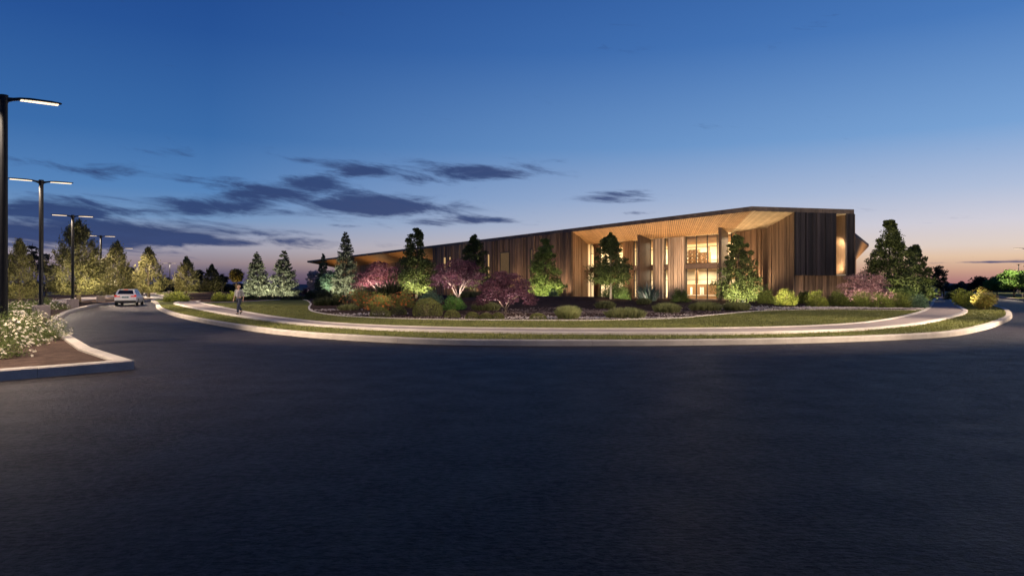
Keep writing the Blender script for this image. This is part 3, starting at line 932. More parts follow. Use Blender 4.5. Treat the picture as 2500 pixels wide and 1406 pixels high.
m_ = WB(); m_.hexa(slab_between(o1, o2, inR, ZB, ZB + .12, .02, 2.0)); m_.build('slot_floor', M['plaster'])
# recessed base wall
cladding(Q + inR*.7, B + inR*.7 - uR*.15, outR, .1, ZB - .01, M['board'], .16, .42, .10, None, rd_)
# side and back walls, not seen from the road
m_ = WB()
for (p, q) in ((B + inR*.15, C_), (C_, E_), (E_, V2(-20, 258)), (V2(-20, 258), ti + nin*11)):
    m_.quad((p.x, p.y, .05), (q.x, q.y, .05), (q.x, q.y, SOF), (p.x, p.y, SOF))
m_.build('wall', M['board_dark'])
# far wing: its canopy tip shows past the dark box
P1, P2, W_ = V2(44.5, 97), V2(63.4, 131), V2(55.8, 119.5); P3 = V2(50, 150)
m_ = WB(); m_.prism([P1, P2, P3], [SOF, SOF, SOF], [ROOF, ROOF, ROOF]); m_.build('canopy', M['fascia'])
m_ = WB(); m_.quad((P1.x, P1.y, SOF - .01), (P2.x, P2.y, SOF - .01), (W_.x, W_.y, 6.1), (48, 104, 6.6))
m_.quad((P2.x, P2.y, SOF - .01), (P3.x, P3.y, SOF - .01), (50, 140, 6.1), (W_.x, W_.y, 6.1)); m_.build('soffit', M['soffit'])
m_ = WB(); m_.prism([V2(46, 106), V2(W_.x, W_.y), V2(50, 140), V2(40, 140)], .05, 6.09); m_.build('wall', M['board_warm'])

# building light: rooms, grazing light in the recess, slot
ctr = fp(15, 5)
for s in (5, 13, 21, 28):
    a = fp(s, 4.6); area((a.x, a.y, M0 - .06), (a.x, a.y, 0), P_ROOM * .62, WARM, 7, 5)
    area((a.x, a.y, SIN - .45), (a.x, a.y, 0), P_ROOM * .5, WARM, 7, 5)
for s in (2, 7, 12, 17, 22, 26):
    a = fp(s, -3.2); c = fp(s, -2.2)
    spot((a.x, a.y, .45), (c.x, c.y, 8), P_SOFFIT, (1, .70, .42), 150, .8, .3)
a = fp(31, -3.4); spot((a.x, a.y, .4), (a.x + .4, a.y + .2, 8), P_SOFFIT * 1.2, (1, .76, .48), 150, .8, .3)
sc = (o1 + o2) / 2 + inR * 1.0
for (zz, zt_) in ((ZB + .3, 5.0), (6.6, 4.0)): spot((sc.x - inR.x*.7, sc.y - inR.y*.7, zz), (sc.x + inR.x*.9, sc.y + inR.y*.9, zt_), 520, (1, .86, .62), 140, .7, .2)
# wall washers along the flush wall and the recessed base
for (px, p_, dist) in ((1380, 900, 1.6), (1354, 800, 1.6), (1318, 700, 1.8), (1280, 650, 2.2), (1240, 650, 2.4), (1200, 600, 2.4), (1140, 600, 2.6), (1085, 500, 2.6)):
    a = ray_on(px, A + outL * dist, uL); b = ray_on(px, A, uL)
    spot((a.x, a.y, .45), (b.x, b.y, 5.5), p_ * 1.35, (1, .75, .50), 110, .8, .15)
for px in (1955, 1990, 2030, 2070):
    a = ray_on(px, A + outR * .9, uR)
    spot((a.x, a.y, .3), (a.x - outR.x * 1.3, a.y - outR.y*1.3, 2.4), 130, (1, .82, .66), 120, .8, .15)
for px in (820, 900, 990):
    a = ray_on(px, A + nin * 1.5, uL)
    spot((a.x, a.y, 1.0), (a.x + nin.x, a.y + nin.y, 8.0), 1700, (1, .62, .30), 150, .8, .3)
a = V2(58, 118); spot((60.5, 120, 1), (59, 123, 8), 5000, (1, .72, .46), 140, .8, .3)

# added spots on the lawn side of the recess, brightening fascia and fin fronts
for px in (1425, 1520, 1620, 1720, 1800):
    a = ray_on(px, A + outL * 4.5, uL); b = ray_on(px, A, uL)
    spot((a.x, a.y, .6), (b.x, b.y, 8.6), 1000, (1, .74, .50), 90, .9, .2)
# shelves standing in the upper hall
for i, (px, wd, hh, lab) in enumerate([(1681, 1.5, 1.9, 'wooden bookcase in the upper hall at the left edge of the large window'),
                                       (1694, 1.5, 1.9, 'wooden bookcase in the upper hall just left of the first window bar'),
                                       (1718, 1.7, 1.5, 'low wooden bookcase in the upper hall behind the middle window column')]):
    p = ray_on(px, Li + dh * 3.2, sh)
    root = empty('bookcase', (p.x, p.y, M1 - .01), math.atan2(sh.y, sh.x)); tag(root, lab, 'bookcase', 'bookcases in the upper hall')
    m_ = MB(); m_.box(-wd/2, -wd/2+.06, 0, .35, 0, hh); m_.box(wd/2-.06, wd/2, 0, .35, 0, hh); m_.box(-.03, .03, .003, .34, 0, hh - .05); m_.build('side_panel', M['shelf'], root)
    m_ = MB()
    for k in range(5): z = k * (hh - .06) / 4; m_.box(-wd/2+.062, wd/2-.062, .002, .345, z, z+.05)
    m_.build('shelf', M['shelf'], root)
    m_ = MB(); rr = random.Random(i)
    for k in range(4):
        z = k * (hh - .06) / 4 + .051; x = -wd/2 + .1
        while x < wd/2 - .15:
            t_ = rr.uniform(.03, .07)
            if rr.random() < .75 and not (-.1 < x < .04): m_.box(x, x + t_ - .004, .06, .30, z, z + rr.uniform(.2, .32))
            x += t_
    o = m_.build('book', M['book'], root); o['kind'] = 'stuff'

# ================================================================== STREET LAMPS
POLE_H = 7.2
ARMD = math.atan2(.64, .77)


def make_lamp(x, y, label, z=.13, ang=ARMD, light=1.0, cone=172, blend=.3, aim=None):
    root = empty('street_lamp', (x, y, z), ang)
    tag(root, label, 'street lamp', 'twin armed street lamps along the road')
    MB().box(-.36, .36, -.36, .36, -.05, .64).build('base', M['plinth'], root, bevel=.015)
    p = MB(); h = POLE_H - z
    p.tube([(0, 0, .64), (0, 0, .70)], [.17, .17], 12); p.tube([(0, 0, .7), (0, 0, h - .22)], [.105, .105], 16); p.tube([(0, 0, h - .22), (0, 0, h)], [.118, .118], 16)
    p.build('pole', M['black'], root, smooth=False)
    for sgn in (1, -1):
        a = MB()
        def sec(t_, w_, z0, z1): return [(sgn*t_, -w_, z0), (sgn*t_, w_, z0), (sgn*t_, w_, z1), (sgn*t_, -w_, z1)]
        K_ = .78
        def sec(t_, w_, z0, z1): return [(sgn*t_*K_, -w_, z0), (sgn*t_*K_, w_, z0), (sgn*t_*K_, w_, z1), (sgn*t_*K_, -w_, z1)]
        secs = [sec(.10, .05, h-.20, h-.06), sec(.30, .06, h-.13, h-.05), sec(.48, .12, h-.085, h-.03), sec(.8, .16, h-.075, h-.015), sec(1.5, .14, h-.06, h-.012), sec(1.78, .10, h-.05, h-.018), sec(1.84, .05, h-.045, h-.022)]
        for s_ in secs: a.v += s_
        for i in range(len(secs)-1):
            for k in range(4): a.f.append((4*i+k, 4*i+(k+1) % 4, 4*i+4+(k+1) % 4, 4*i+4+k))
        a.f += [(3, 2, 1, 0), tuple(4*(len(secs)-1)+k for k in range(4))]
        arm = a.build('arm', M['black'], root)
        ln = MB()
        for k in range(10):
            t0 = (.52 + k * .122) * K_; w_ = .115 - .002 * k
            ln.hexa([(sgn*t0, -w_, h-.092), (sgn*(t0+.082), -w_, h-.09), (sgn*(t0+.082), w_, h-.09), (sgn*t0, w_, h-.092),
                     (sgn*t0, -w_, h-.07), (sgn*(t0+.082), -w_, h-.068), (sgn*(t0+.082), w_, h-.068), (sgn*t0, w_, h-.07)])
        ln.build('lens', M['led'], arm)
        if light:
            if aim and sgn * aim[4] > 0:
                ca, sa = math.cos(ang), math.sin(ang); dx, dy = aim[0] - x, aim[1] - y
                spot((sgn*.9, 0, h - .14), (dx*ca + dy*sa, -dx*sa + dy*ca, -z), aim[2], LAMPC, aim[3], .9, .05, root)
            else: spot((sgn*.9, 0, h - .14), (sgn*1.35, 0, 0), P_LAMP * light, LAMPC, cone, blend, .05, root)
    return root


LL = ['street lamp outside the photo beside the near road',
      'nearest street lamp, tall black pole at the left edge behind the white flowering shrubs',
      'second street lamp in the row, standing behind the flower hedge before the small tree',
      'street lamp in front of the tallest olive tree', 'street lamp standing at the kerb just left of the white car',
      'street lamp rising directly behind the white car', 'street lamp in front of the pale tree right of the car',
      'far street lamp standing alone against open sky, left of the clipped green bush',
      'distant street lamp in front of the olive tree behind the clipped bush', 'farthest street lamp, its pole against the last dark olive tree']
AIM = {1: (-3, 29, 15000, 72, 1), 2: (-14, 44, 8500, 100, 1), 3: (-26, 60, 17000, 110, 1), 4: (-36, 78, 12000, 110, 1)}
for k, ((x, y), lab) in enumerate(zip(lamp_pts, LL)):
    make_lamp(x, y, lab, light=(1.5, 1.7, .9, 1, 1.2, 1.4, 1.6, 1.8, 2, 2)[k], cone=(126, 138)[k] if k < 2 else 165, blend=1.0 if k < 2 else .5, aim=AIM.get(k))
for (x, y, am), lab in zip([(19.5, 17.5, (2, 27, 20000, 58, -1)), (28.5, 26.0, (13, 31, 36000, 76, -1)), (39.5, 39.0, (27, 44, 30000, 90, -1)), (72.4, 104, None), (123, 179, None)],
                       ['street lamp beyond the right edge nearest the camera', 'street lamp beyond the right edge beside the near road', 'street lamp beyond the right edge across from the grass tip',
                        'street lamp at the right edge, arm tip showing against the sky', 'street lamp at the right edge, just above the bright green tree']):
    make_lamp(x, y, lab, .13, math.atan2(-.4, .9), .5 if y < 60 else 1.2, 110 if y < 60 else 165, .9, am)

# ================================================================== PLANTS
RNG = np.random.default_rng(12)


def unit(n):
    v = RNG.normal(size=(n, 3)); return v / np.linalg.norm(v, axis=1, keepdims=True)


def leaf_quads(C, D, length, width):
    """rhombus leaves: centres C, axis hints D (may be zero)"""
    n = len(C)
    a = unit(n) * .8 + D; a /= np.linalg.norm(a, axis=1, keepdims=True) + 1e-9
    b = np.cross(a, unit(n)); b /= np.linalg.norm(b, axis=1, keepdims=True) + 1e-9
    ln = length * RNG.uniform(.65, 1.35, (n, 1)); wd = width * RNG.uniform(.65, 1.35, (n, 1))
    return np.stack([C - a*ln/2, C + b*wd/2, C + a*ln/2, C - b*wd/2], 1)


def crown_spruce(H, Rr, n):
    nb = int(130 + H * 24); C = []; D = []
    zf = np.sort(RNG.uniform(.03, .985, nb)) ** 1.0
    wgt = (1 - zf) ** .8 + .10; cnt = np.maximum((wgt / wgt.sum() * n).astype(int), 6)
    for z, c in zip(zf, cnt):
        r = Rr * ((1 - z) ** .82) * RNG.uniform(.70, 1.10) + .05 * Rr
        if z < .12: r *= .82 + z
        an = RNG.uniform(0, 2*math.pi); t_ = RNG.uniform(.08, 1, c) ** .65
        lat = RNG.normal(0, 1, c) * .17 * r * (1.1 - .75 * t_) ; up = RNG.normal(0, .018*H*(.4+ (1-z)), c) * .6
        x = np.cos(an)*r*t_ - np.sin(an)*lat; y = np.sin(an)*r*t_ + np.cos(an)*lat
        dz = -.16*r*t_ + .20*r*t_**3 + up - np.abs(lat)*.25
        C.append(np.stack([x, y, np.clip(z*H + dz, .05, None)], 1))
        D.append(np.tile([math.cos(an)*.9, math.sin(an)*.9, .25], (c, 1)))
    return np.concatenate(C), np.concatenate(D)


def clump(center, sig, n):
    """leaves in a ragged ball"""
    d = unit(n) * (RNG.uniform(0, 1, (n, 1)) ** .45) * 1.6
    return center + d * sig, d


def crown_cone(H, Rr, n, base=.12, nc=130, power=.66, lean=1.0, spread=.075, top=1.0):
    C = []; D = []
    zt = RNG.uniform(0, 1, nc) ** 1.75
    for z in zt:
        prof = ((1 - z*.97) ** power) * min(1.0, ((z + .10) / .24)) ** .7
        r = Rr * prof * RNG.uniform(.5, 1.24) * (RNG.uniform(.15, 1) ** .35)
        an = RNG.uniform(0, 2*math.pi)
        cr = H * spread * RNG.uniform(.5, 1.3) * (1 - .72*z)
        cz = H * (base + (1 - base) * z)
        c, d = clump(np.array([math.cos(an)*r, math.sin(an)*r, min(cz, H - cr*.9)]), np.array([cr, cr, cr*.75]), int(n / nc))
        C.append(c); D.append(d*.5 + np.array([math.cos(an)*.3, math.sin(an)*.3, .2]))
    m_ = int(n * .035); zz = RNG.uniform(.72, 1.0, m_)
    c = np.stack([RNG.normal(0, .55, m_)*Rr*(1.04-zz), RNG.normal(0, .55, m_)*Rr*(1.04-zz), H*zz], 1); C.append(c); D.append(np.tile([0, 0, .6], (m_, 1)))
    return np.concatenate(C), np.concatenate(D)


def crown_upswept(H, Rr, n, nb=230):
    """plumes sweeping up and out"""
    C = []; D = []; k = int(n / nb)
    for i in range(nb):
        z = RNG.uniform(0, 1) ** 1.35; an = RNG.uniform(0, 2*math.pi)
        prof = ((1 - z) ** .72) * min(1.0, ((z + .16) / .30)) ** .8
        r = Rr * prof * RNG.uniform(.5, 1.1)
        dirv = np.array([math.cos(an)*.62*(1-.75*z), math.sin(an)*.62*(1-.75*z), .45 + .55*z]); dirv /= np.linalg.norm(dirv)
        ln = H * RNG.uniform(.06, .13) * (1.1 - .5*z)
        t_ = RNG.normal(0, 1, k)[:, None]
        c0 = np.array([math.cos(an)*r, math.sin(an)*r, H*(.13 + .83*z)])
        c = c0 + dirv * t_ * ln * .52 + RNG.normal(0, 1, (k, 3)) * ln * .38 * (1.15 - np.clip(t_ + .5, 0, 1.1)*.7)
        c[:, 2] = np.clip(c[:, 2], H*.10, H*1.02)
        C.append(c); D.append(np.tile(dirv * 1.1, (k, 1)))
    return np.concatenate(C), np.concatenate(D)


def crown_maple(H, Rr, n, low=.30, nc=150):
    C = []; D = []; k = int(n / nc)
    for i in range(nc):
        u = math.sqrt(RNG.uniform(0, 1)); an = RNG.uniform(0, 2*math.pi)
        top = H * (low + .10 + (1 - low - .12) * (1 - u*u) ** .55)
        bot = H * (low + .20 * (1 - u) * .9 - .04*u)
        z = bot + (top - bot) * RNG.uniform(0, 1) ** .65
        s = Rr * RNG.uniform(.10, .19)
        c, d = clump(np.array([math.cos(an)*u*Rr*.92, math.sin(an)*u*Rr*.92, z]), np.array([s, s, s*.30]), k)
        c[:, 2] -= .25 * np.hypot(c[:, 0] - math.cos(an)*u*Rr*.92, c[:, 1] - math.sin(an)*u*Rr*.92)
        C.append(c); D.append(d*.3 + np.array([math.cos(an)*.5, math.sin(an)*.5, -.25]))
    return np.concatenate(C), np.concatenate(D)


def crown_round(H, Rr, n, base=.3, nc=90):
    C = []; D = []; k = int(n / nc); zc = H*(1+base)/2; hz = H*(1-base)/2
    for i in range(nc):
        d0 = unit(1)[0]; rr = RNG.uniform(.35, 1) ** .5 * RNG.uniform(.8, 1.05)
        s = Rr * RNG.uniform(.15, .26)
        c, d = clump(np.array([d0[0]*Rr*.86*rr, d0[1]*Rr*.86*rr, zc + d0[2]*hz*.84*rr]), np.array([s, s, s*.6]), k)
        C.append(c); D.append(d*.4 + d0*.3)
    return np.concatenate(C), np.concatenate(D)


def crown_dome(H, Rr, n, nc=40, tight=False, foot=.0):
    """shrub that reaches the ground"""
    C = []; D = []
    if tight:
        d0 = unit(n); d0[:, 2] = np.abs(d0[:, 2])
        rr = RNG.uniform(.78, 1.0, (n, 1)) ** .5 * (1 + .05*np.sin(d0[:, :1]*9) * np.cos(d0[:, 1:2]*8))
        c = d0 * rr * np.array([Rr, Rr, H]); s_ = np.clip(c[:, 2] / H, 0, 1)
        c[:, :2] *= (.86 + .14 * np.sin(np.clip(s_*3, 0, 1.57)))[:, None]
        return c, d0 * .9
    k = int(n / nc)
    for i in range(nc):
        d0 = unit(1)[0]; d0[2] = abs(d0[2]); rr = RNG.uniform(.4, 1) ** .4 * RNG.uniform(.75, 1.05)
        s = min(Rr, H) * RNG.uniform(.16, .30)
        c, d = clump(np.array([d0[0]*Rr*.85*rr, d0[1]*Rr*.85*rr, foot*H + d0[2]*H*(.84 - foot)*rr]), np.array([s, s, s]), k)
        c[:, 2] = np.abs(c[:, 2]) + .01
        C.append(c); D.append(d*.5 + d0*.4 + np.array([0, 0, .25]))
    return np.concatenate(C), np.concatenate(D)


def trunk_mb(H, r0, top, rng, lean=.03, limbs=7, base_h=.2, Rr=1.0, up=.9):
    m_ = MB(); pts = []; n_ = 7
    dx, dy = rng.uniform(-lean, lean), rng.uniform(-lean, lean)
    for i in range(n_):
        t_ = i / (n_ - 1)
        pts.append((dx*H*t_ + rng.uniform(-.01, .01)*H*t_, dy*H*t_, -.1 + (top*H + .1) * t_))
    m_.tube(pts, [r0 * (1.35 if i == 0 else (1 - .82 * i / (n_-1))) for i in range(n_)], 8)
    for k in range(limbs):
        t_ = rng.uniform(base_h, .75); an = rng.uniform(0, 2*math.pi); z = t_*top*H
        ln = Rr * (1.0 - .75*t_) * rng.uniform(.5, .8)
        p0 = Vector((dx*H*t_, dy*H*t_, z)); p1 = p0 + Vector((math.cos(an)*ln*.5, math.sin(an)*ln*.5, ln*.3*up)); p2 = p0 + Vector((math.cos(an)*ln, math.sin(an)*ln, ln*up))
        m_.tube([p0, p1, p2], [r0*.42*(1-.5*t_), r0*.26*(1-.5*t_), r0*.08], 5)
    return m_


def multi_trunk_mb(H, r0, Rr, rng, fork=.12, n=5, low=.42):
    m_ = MB(); m_.tube([(0, 0, -.1), (.01, 0, .02), (0.02, 0, fork*H)], [r0*1.35, r0*1.1, r0*.95], 8)
    for k in range(n):
        an = 2*math.pi*(k + rng.uniform(-.2, .2))/n; reach = Rr * rng.uniform(.35, .6)
        p = [Vector((.02, 0, fork*H*.85))]; zt = H * rng.uniform(low + .08, low + .24)
        for j in range(1, 5):
            t_ = j/4
            p.append(Vector((math.cos(an)*reach*t_**1.1 + rng.uniform(-.03, .03)*Rr, math.sin(an)*reach*t_**1.1 + rng.uniform(-.03, .03)*Rr, fork*H*.9 + (zt - fork*H*.9)*t_**.9)))
        m_.tube(p, [r0*.62, r0*.5, r0*.4, r0*.28, r0*.12], 6)
        for q in range(3):
            a2 = an + rng.uniform(-.8, .8); b_ = p[rng.choice((2, 3))]; ln = Rr*rng.uniform(.2, .4)
            m_.tube([b_, b_ + Vector((math.cos(a2)*ln*.5, math.sin(a2)*ln*.5, ln*.35)), b_ + Vector((math.cos(a2)*ln, math.sin(a2)*ln, ln*.75))], [r0*.3, r0*.2, r0*.06], 5)
    return m_


def place(x, y, base=None):
    """plan point of something whose foot is seen at pixel (x, y) on the beds or lawn"""
    h = .16
    if base is not None: h = base
    p = gp(x, y, h)
    if base is None and inside(bxy, p.x, p.y):
        for _ in range(4): h = ground_h(p.x, p.y); p = gp(x, y, h)
    p.z = h
    return p


def at(x, dist, h=None):
    p = Vector(((x - CX)/F*dist, dist, 0))
    if h is None: h = ground_h(p.x, p.y) if inside(bxy, p.x, p.y) else .15
    p.z = h
    return p


def height_to(p, ytop): return EYE + (HY - ytop) * p.y / F - p.z


TREES = []


def tree(kind, x, dist, ytop, wpx, mat, label, cat='tree', name=None, group=None, bark='bark', n=None, base=None, uplight=None, low=None):
    p = at(x, dist, base); H = height_to(p, ytop); Rr = wpx / 2 * dist / F
    rng = random.Random(int(x*7 + dist)); lp_ = dist / F / .41      # metres per rendered pixel
    ls = max(.085, lp_ * 1.25)
    if n is None: n = int(min(16000, max(3500, 4.2 * (wpx*.41) * ((HY + 30 - ytop)*.41))))
    name = name or {'spruce': 'spruce_tree', 'maple': 'maple_tree'}.get(kind, 'tree')
    root = empty(name, p, 0); tag(root, label, cat, group)
    if kind == 'spruce':
        C, D = crown_spruce(H, Rr, n); tm = trunk_mb(H, max(.06, H*.014), .95, rng, .004, 10, .1, Rr, .1); L_, W_ = ls*1.35, ls*.62
    elif kind == 'upswept':
        C, D = crown_upswept(H, Rr * 1.02, int(n * 1.2)); tm = trunk_mb(H, H*.026, .8, rng, .03, 12, .12, Rr*1.1, 1.0); L_, W_ = ls*1.3, ls*.7
    elif kind == 'cone':
        C, D = crown_cone(H, Rr, n, low if low is not None else .12, nc=240 if x > 2100 else 130); tm = trunk_mb(H, max(.07, H*.016), .93, rng, .01, 12, .12, Rr, .8); L_, W_ = ls*1.5, ls*1.05
    elif kind == 'maple':
        C, D = crown_maple(H, Rr, n, low or .30); tm = multi_trunk_mb(H, max(.05, H*.020), Rr, rng, .10, 5, (low or .3) + .02); L_, W_ = ls*1.05, ls*.7
    elif kind == 'pine':
        C, D = crown_round(H, Rr, n, .35, 40); tm = trunk_mb(H, H*.02, .9, rng, .02, 8, .3, Rr, .5); L_, W_ = ls*1.3, ls*.8
    else:
        C, D = crown_round(H, Rr, n, low or .28); tm = trunk_mb(H, H*.03, .7, rng, .03, 8, .3, Rr, .8); L_, W_ = ls*1.25, ls*.9
    tm.build('trunk', M[bark], root, smooth=True)
    quads_obj('crown', leaf_quads(C, D, L_, W_), M[mat], root)
    if uplight:
        for (dx, dy, ty, pw, col, ang) in uplight:
            spot((p.x + dx, p.y + dy, p.z + .15), (p.x + (dx * .8 if ty >= 1 else 0), p.y + (dy * .8 if ty >= 1 else 0), p.z + H * ty), pw, col, ang, .9, .03)
    return root


# the olive row along the left road, lit by the street lamps and brightened by added uplights
GT = 'olive trees in the row behind the street lamps'
tree('upswept', 48, 64, 585, 95, 'lf_olive', 'small olive green tree between the first two lamp poles, lit from the right', uplight=[(3.2, -4.2, .72, 1500.0, (1, .86, .56), 110)], group=GT)
tree('upswept', 192, 74, 538, 168, 'lf_olive', 'tallest olive tree, wide feathery crown lit behind the third lamp pole', uplight=[(3.2, -4.2, .72, 4200.0, (1, .86, .56), 110)], group=GT, n=22000)
tree('upswept', 285, 83, 588, 84, 'lf_olive_dark', 'darker olive tree directly left of and above the white car', uplight=[(3.2, -4.2, .72, 1500.0, (1, .86, .56), 110)], group=GT)
tree('upswept', 363, 108, 604, 84, 'lf_olive', 'pale olive tree just right of the white car, brightly lit on its right side', uplight=[(3.2, -4.2, .72, 2600.0, (1, .86, .56), 110)], group=GT)
tree('upswept', 455, 141, 628, 68, 'lf_olive', 'narrower olive tree behind the first clipped green bush', uplight=[(3.2, -4.2, .72, 1500.0, (1, .86, .56), 110)], group=GT)
tree('upswept', 517, 166, 646, 58, 'lf_olive_dark', 'dark olive tree behind the farthest lamp pole', uplight=[(3.2, -4.2, .72, 600, (1, .86, .56), 110)], group=GT)
tree('round', 577, 170, 651, 38, 'lf_yellow', 'small yellow leaved round tree behind the walking woman', group=None, low=.35, uplight=[(.5, -3.0, .6, 900, (1, .8, .4), 110)])
# night silhouettes further back
GD = 'dark trees beyond the olive row'
for (x, d, yt, wp, kd, lab) in [(78, 125, 580, 42, 'pine', 'black pine silhouette rising right of the small olive tree'), (112, 132, 609, 44, 'pine', 'shorter black pine silhouette left of the tallest olive tree'),
                                (18, 120, 612, 60, 'pine', 'dark tree silhouette at the left edge behind the near lamp pole'), (322, 150, 650, 60, 'pine', 'dark tree silhouette filling the gap behind the white car'),
                                (487, 205, 654, 26, 'pine', 'thin dark tree silhouette between the two far olive trees'), (542, 215, 668, 30, 'pine', 'low dark tree silhouette right of the farthest olive tree'),
                                (408, 190, 676, 34, 'pine', 'low dark tree silhouette behind the lone far lamp'), (232, 140, 640, 70, 'pine', 'dark tree silhouette behind the right side of the tallest olive tree')]:
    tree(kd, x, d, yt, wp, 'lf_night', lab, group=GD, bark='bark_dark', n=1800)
# a far wood closing the view on the left and the right
def far_wood(name, xs, y0, y1, d0, d1, hmin, hmax, n):
    u = RNG.uniform(0, 1, n); d = RNG.uniform(d0, d1, n); x = (xs[0] + (xs[1]-xs[0])*u - CX)/F*d
    hh = hmin + (hmax - hmin) * (.5 + .3*np.sin(u*37) + .2*np.sin(u*91+1)) ; z = hh * RNG.uniform(0, 1, n) ** .7
    C = np.stack([x, d, z], 1)
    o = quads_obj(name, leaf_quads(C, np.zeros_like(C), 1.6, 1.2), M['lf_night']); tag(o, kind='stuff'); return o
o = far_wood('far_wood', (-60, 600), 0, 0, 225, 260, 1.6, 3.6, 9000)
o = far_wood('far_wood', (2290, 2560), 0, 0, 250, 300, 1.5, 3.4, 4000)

# spruces lit from below
GS = 'spruce trees in the bed left of the building'
US = lambda pw, ang=95: [(-2.2, -4.2, .34, pw, COOL, ang), (2.0, -4.0, .30, pw*.7, COOL, ang)]
tree('spruce', 627, 110, 614, 80, 'lf_spruce', 'left one of the two lit spruces behind the walking woman', group=GS, n=12000, uplight=US(2600))
tree('spruce', 693, 110, 611, 92, 'lf_spruce', 'right one of the two lit spruces, pale glow around its foot', group=GS, n=12500, uplight=US(3000))
tree('spruce', 789, 122, 618, 50, 'lf_spruce_dark', 'slim unlit dark spruce under the left tip of the roof', group=GS, n=6000)
tree('spruce', 844, 116, 564, 86, 'lf_spruce', 'tallest spruce, floodlit green at its foot, crossing the roof line', group=GS, n=13000, uplight=US(3800, 90))
tree('round', 768, 140, 655, 40, 'lf_white', 'small whitish blossom tree glowing left of the slim dark spruce', low=.05, n=3000, uplight=[(-.5, -2.2, .5, 1300, (1, .86, .82), 100)])
tree('round', 812, 118, 655, 66, 'lf_teal', 'floodlit bushy pale green tree between the two roofside spruces', low=.03, n=4500, uplight=[(-.6, -2.4, .5, 1500, COOL, 100)])
# trees in front of the building
UG = lambda pw, ty=.22, ang=95: [(-1.6, -3.4, ty + .08, pw*1.7, (1, .93, .60), ang), (1.7, -3.2, ty + .08, pw*1.3, (1, .93, .60), ang)]
UP = lambda pw, rr=1.0: [(dx*rr, dy*rr, 1.0, pw, (1, .80, .70), 155) for dx, dy in ((-1.0, -.9), (1.0, -.8), (0, -1.5), (-.2, .9))]
tree('maple', 926, 104, 634, 128, 'lf_maple', 'pinkish red maple glowing beneath the left roof overhang', group='red leaved maples in the bed', bark='bark_pale', low=.22, n=11000, uplight=UP(1500, 1.5))
tree('cone', 1017, 94, 558, 112, 'lf_broad', 'tall dark conical tree left of the large purple maple, yellow green at its foot', group='conical trees along the building', bark='bark_dark', low=.14, n=12500, uplight=UG(1900, .2, 85))
tree('maple', 1118, 63, 628, 140, 'lf_maple_dark', 'large dark purple maple with pale forked trunks behind green bushes', group='red leaved maples in the bed', bark='bark_pale', low=.38, n=14000, uplight=UP(560, .95))
tree('cone', 1158, 96, 573, 94, 'lf_broad', 'dark conical tree rising behind the large purple maple', group='conical trees along the building', bark='bark_dark', low=.22, n=9000, uplight=UG(700, .25, 80))
tree('maple', 1234, 40, 658, 142, 'lf_maple_dark', 'smaller purple maple nearest the lawn, low spreading crown', group='red leaved maples in the bed', bark='bark', low=.24, n=14000, uplight=UP(120, .62))
tree('cone', 1331, 86, 583, 98, 'lf_green', 'compact lit green tree against the timber wall left of the recess', group='conical trees along the building', low=.10, n=10000, uplight=UG(900, .2, 85))
tree('cone', 1491, 68, 569, 112, 'lf_broad', 'dark leafy tree with pale bare trunk left of the first fin', group='conical trees along the building', bark='bark_pale', low=.27, n=11000, uplight=UG(480, .14, 80))
tree('cone', 1802, 65, 574, 122, 'lf_broad', 'broad dark tree right of the big window, its lower half lit green', group='conical trees along the building', low=.10, n=12000, uplight=UG(1500, .13, 80))
tree('cone', 2172, 70, 538, 160, 'lf_broad', 'largest dark tree right of the building, above the pink shrub', low=.04, n=24000, bark='bark_dark', uplight=UG(500, .3, 90))
tree('cone', 2232, 78, 598, 110, 'lf_broad', 'shorter dark tree leaning right beside the largest right hand tree', low=.03, n=15000, bark='bark_dark', uplight=UG(480, .12, 90))
tree('round', 2292, 112, 641, 38, 'lf_night', 'distant dark tree above the bollards at the end of the path', low=.15, n=2500, bark='bark_dark')
tree('maple', 2112, 61, 661, 140, 'lf_pink', 'pink flowering shrub like tree right of the dark timber box', bark='bark_pale', low=.05, n=12000, uplight=UP(480, 1.5))
# trees across the right-hand road
GR = 'roadside trees across the right hand road'
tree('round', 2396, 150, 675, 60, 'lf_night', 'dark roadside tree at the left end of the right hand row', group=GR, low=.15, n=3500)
tree('round', 2434, 130, 672, 62, 'lf_bright', 'shaded green roadside tree behind the orange tinged bush', group=GR, low=.2, n=4500)
tree('round', 2476, 108, 655, 78, 'lf_bright', 'bright green roadside tree lit by a lamp near the right edge', group=GR, low=.25, n=6500)
tree('round', 2530, 98, 648, 90, 'lf_bright', 'bright green roadside tree cut off by the right edge', group=GR, low=.25, n=6000)


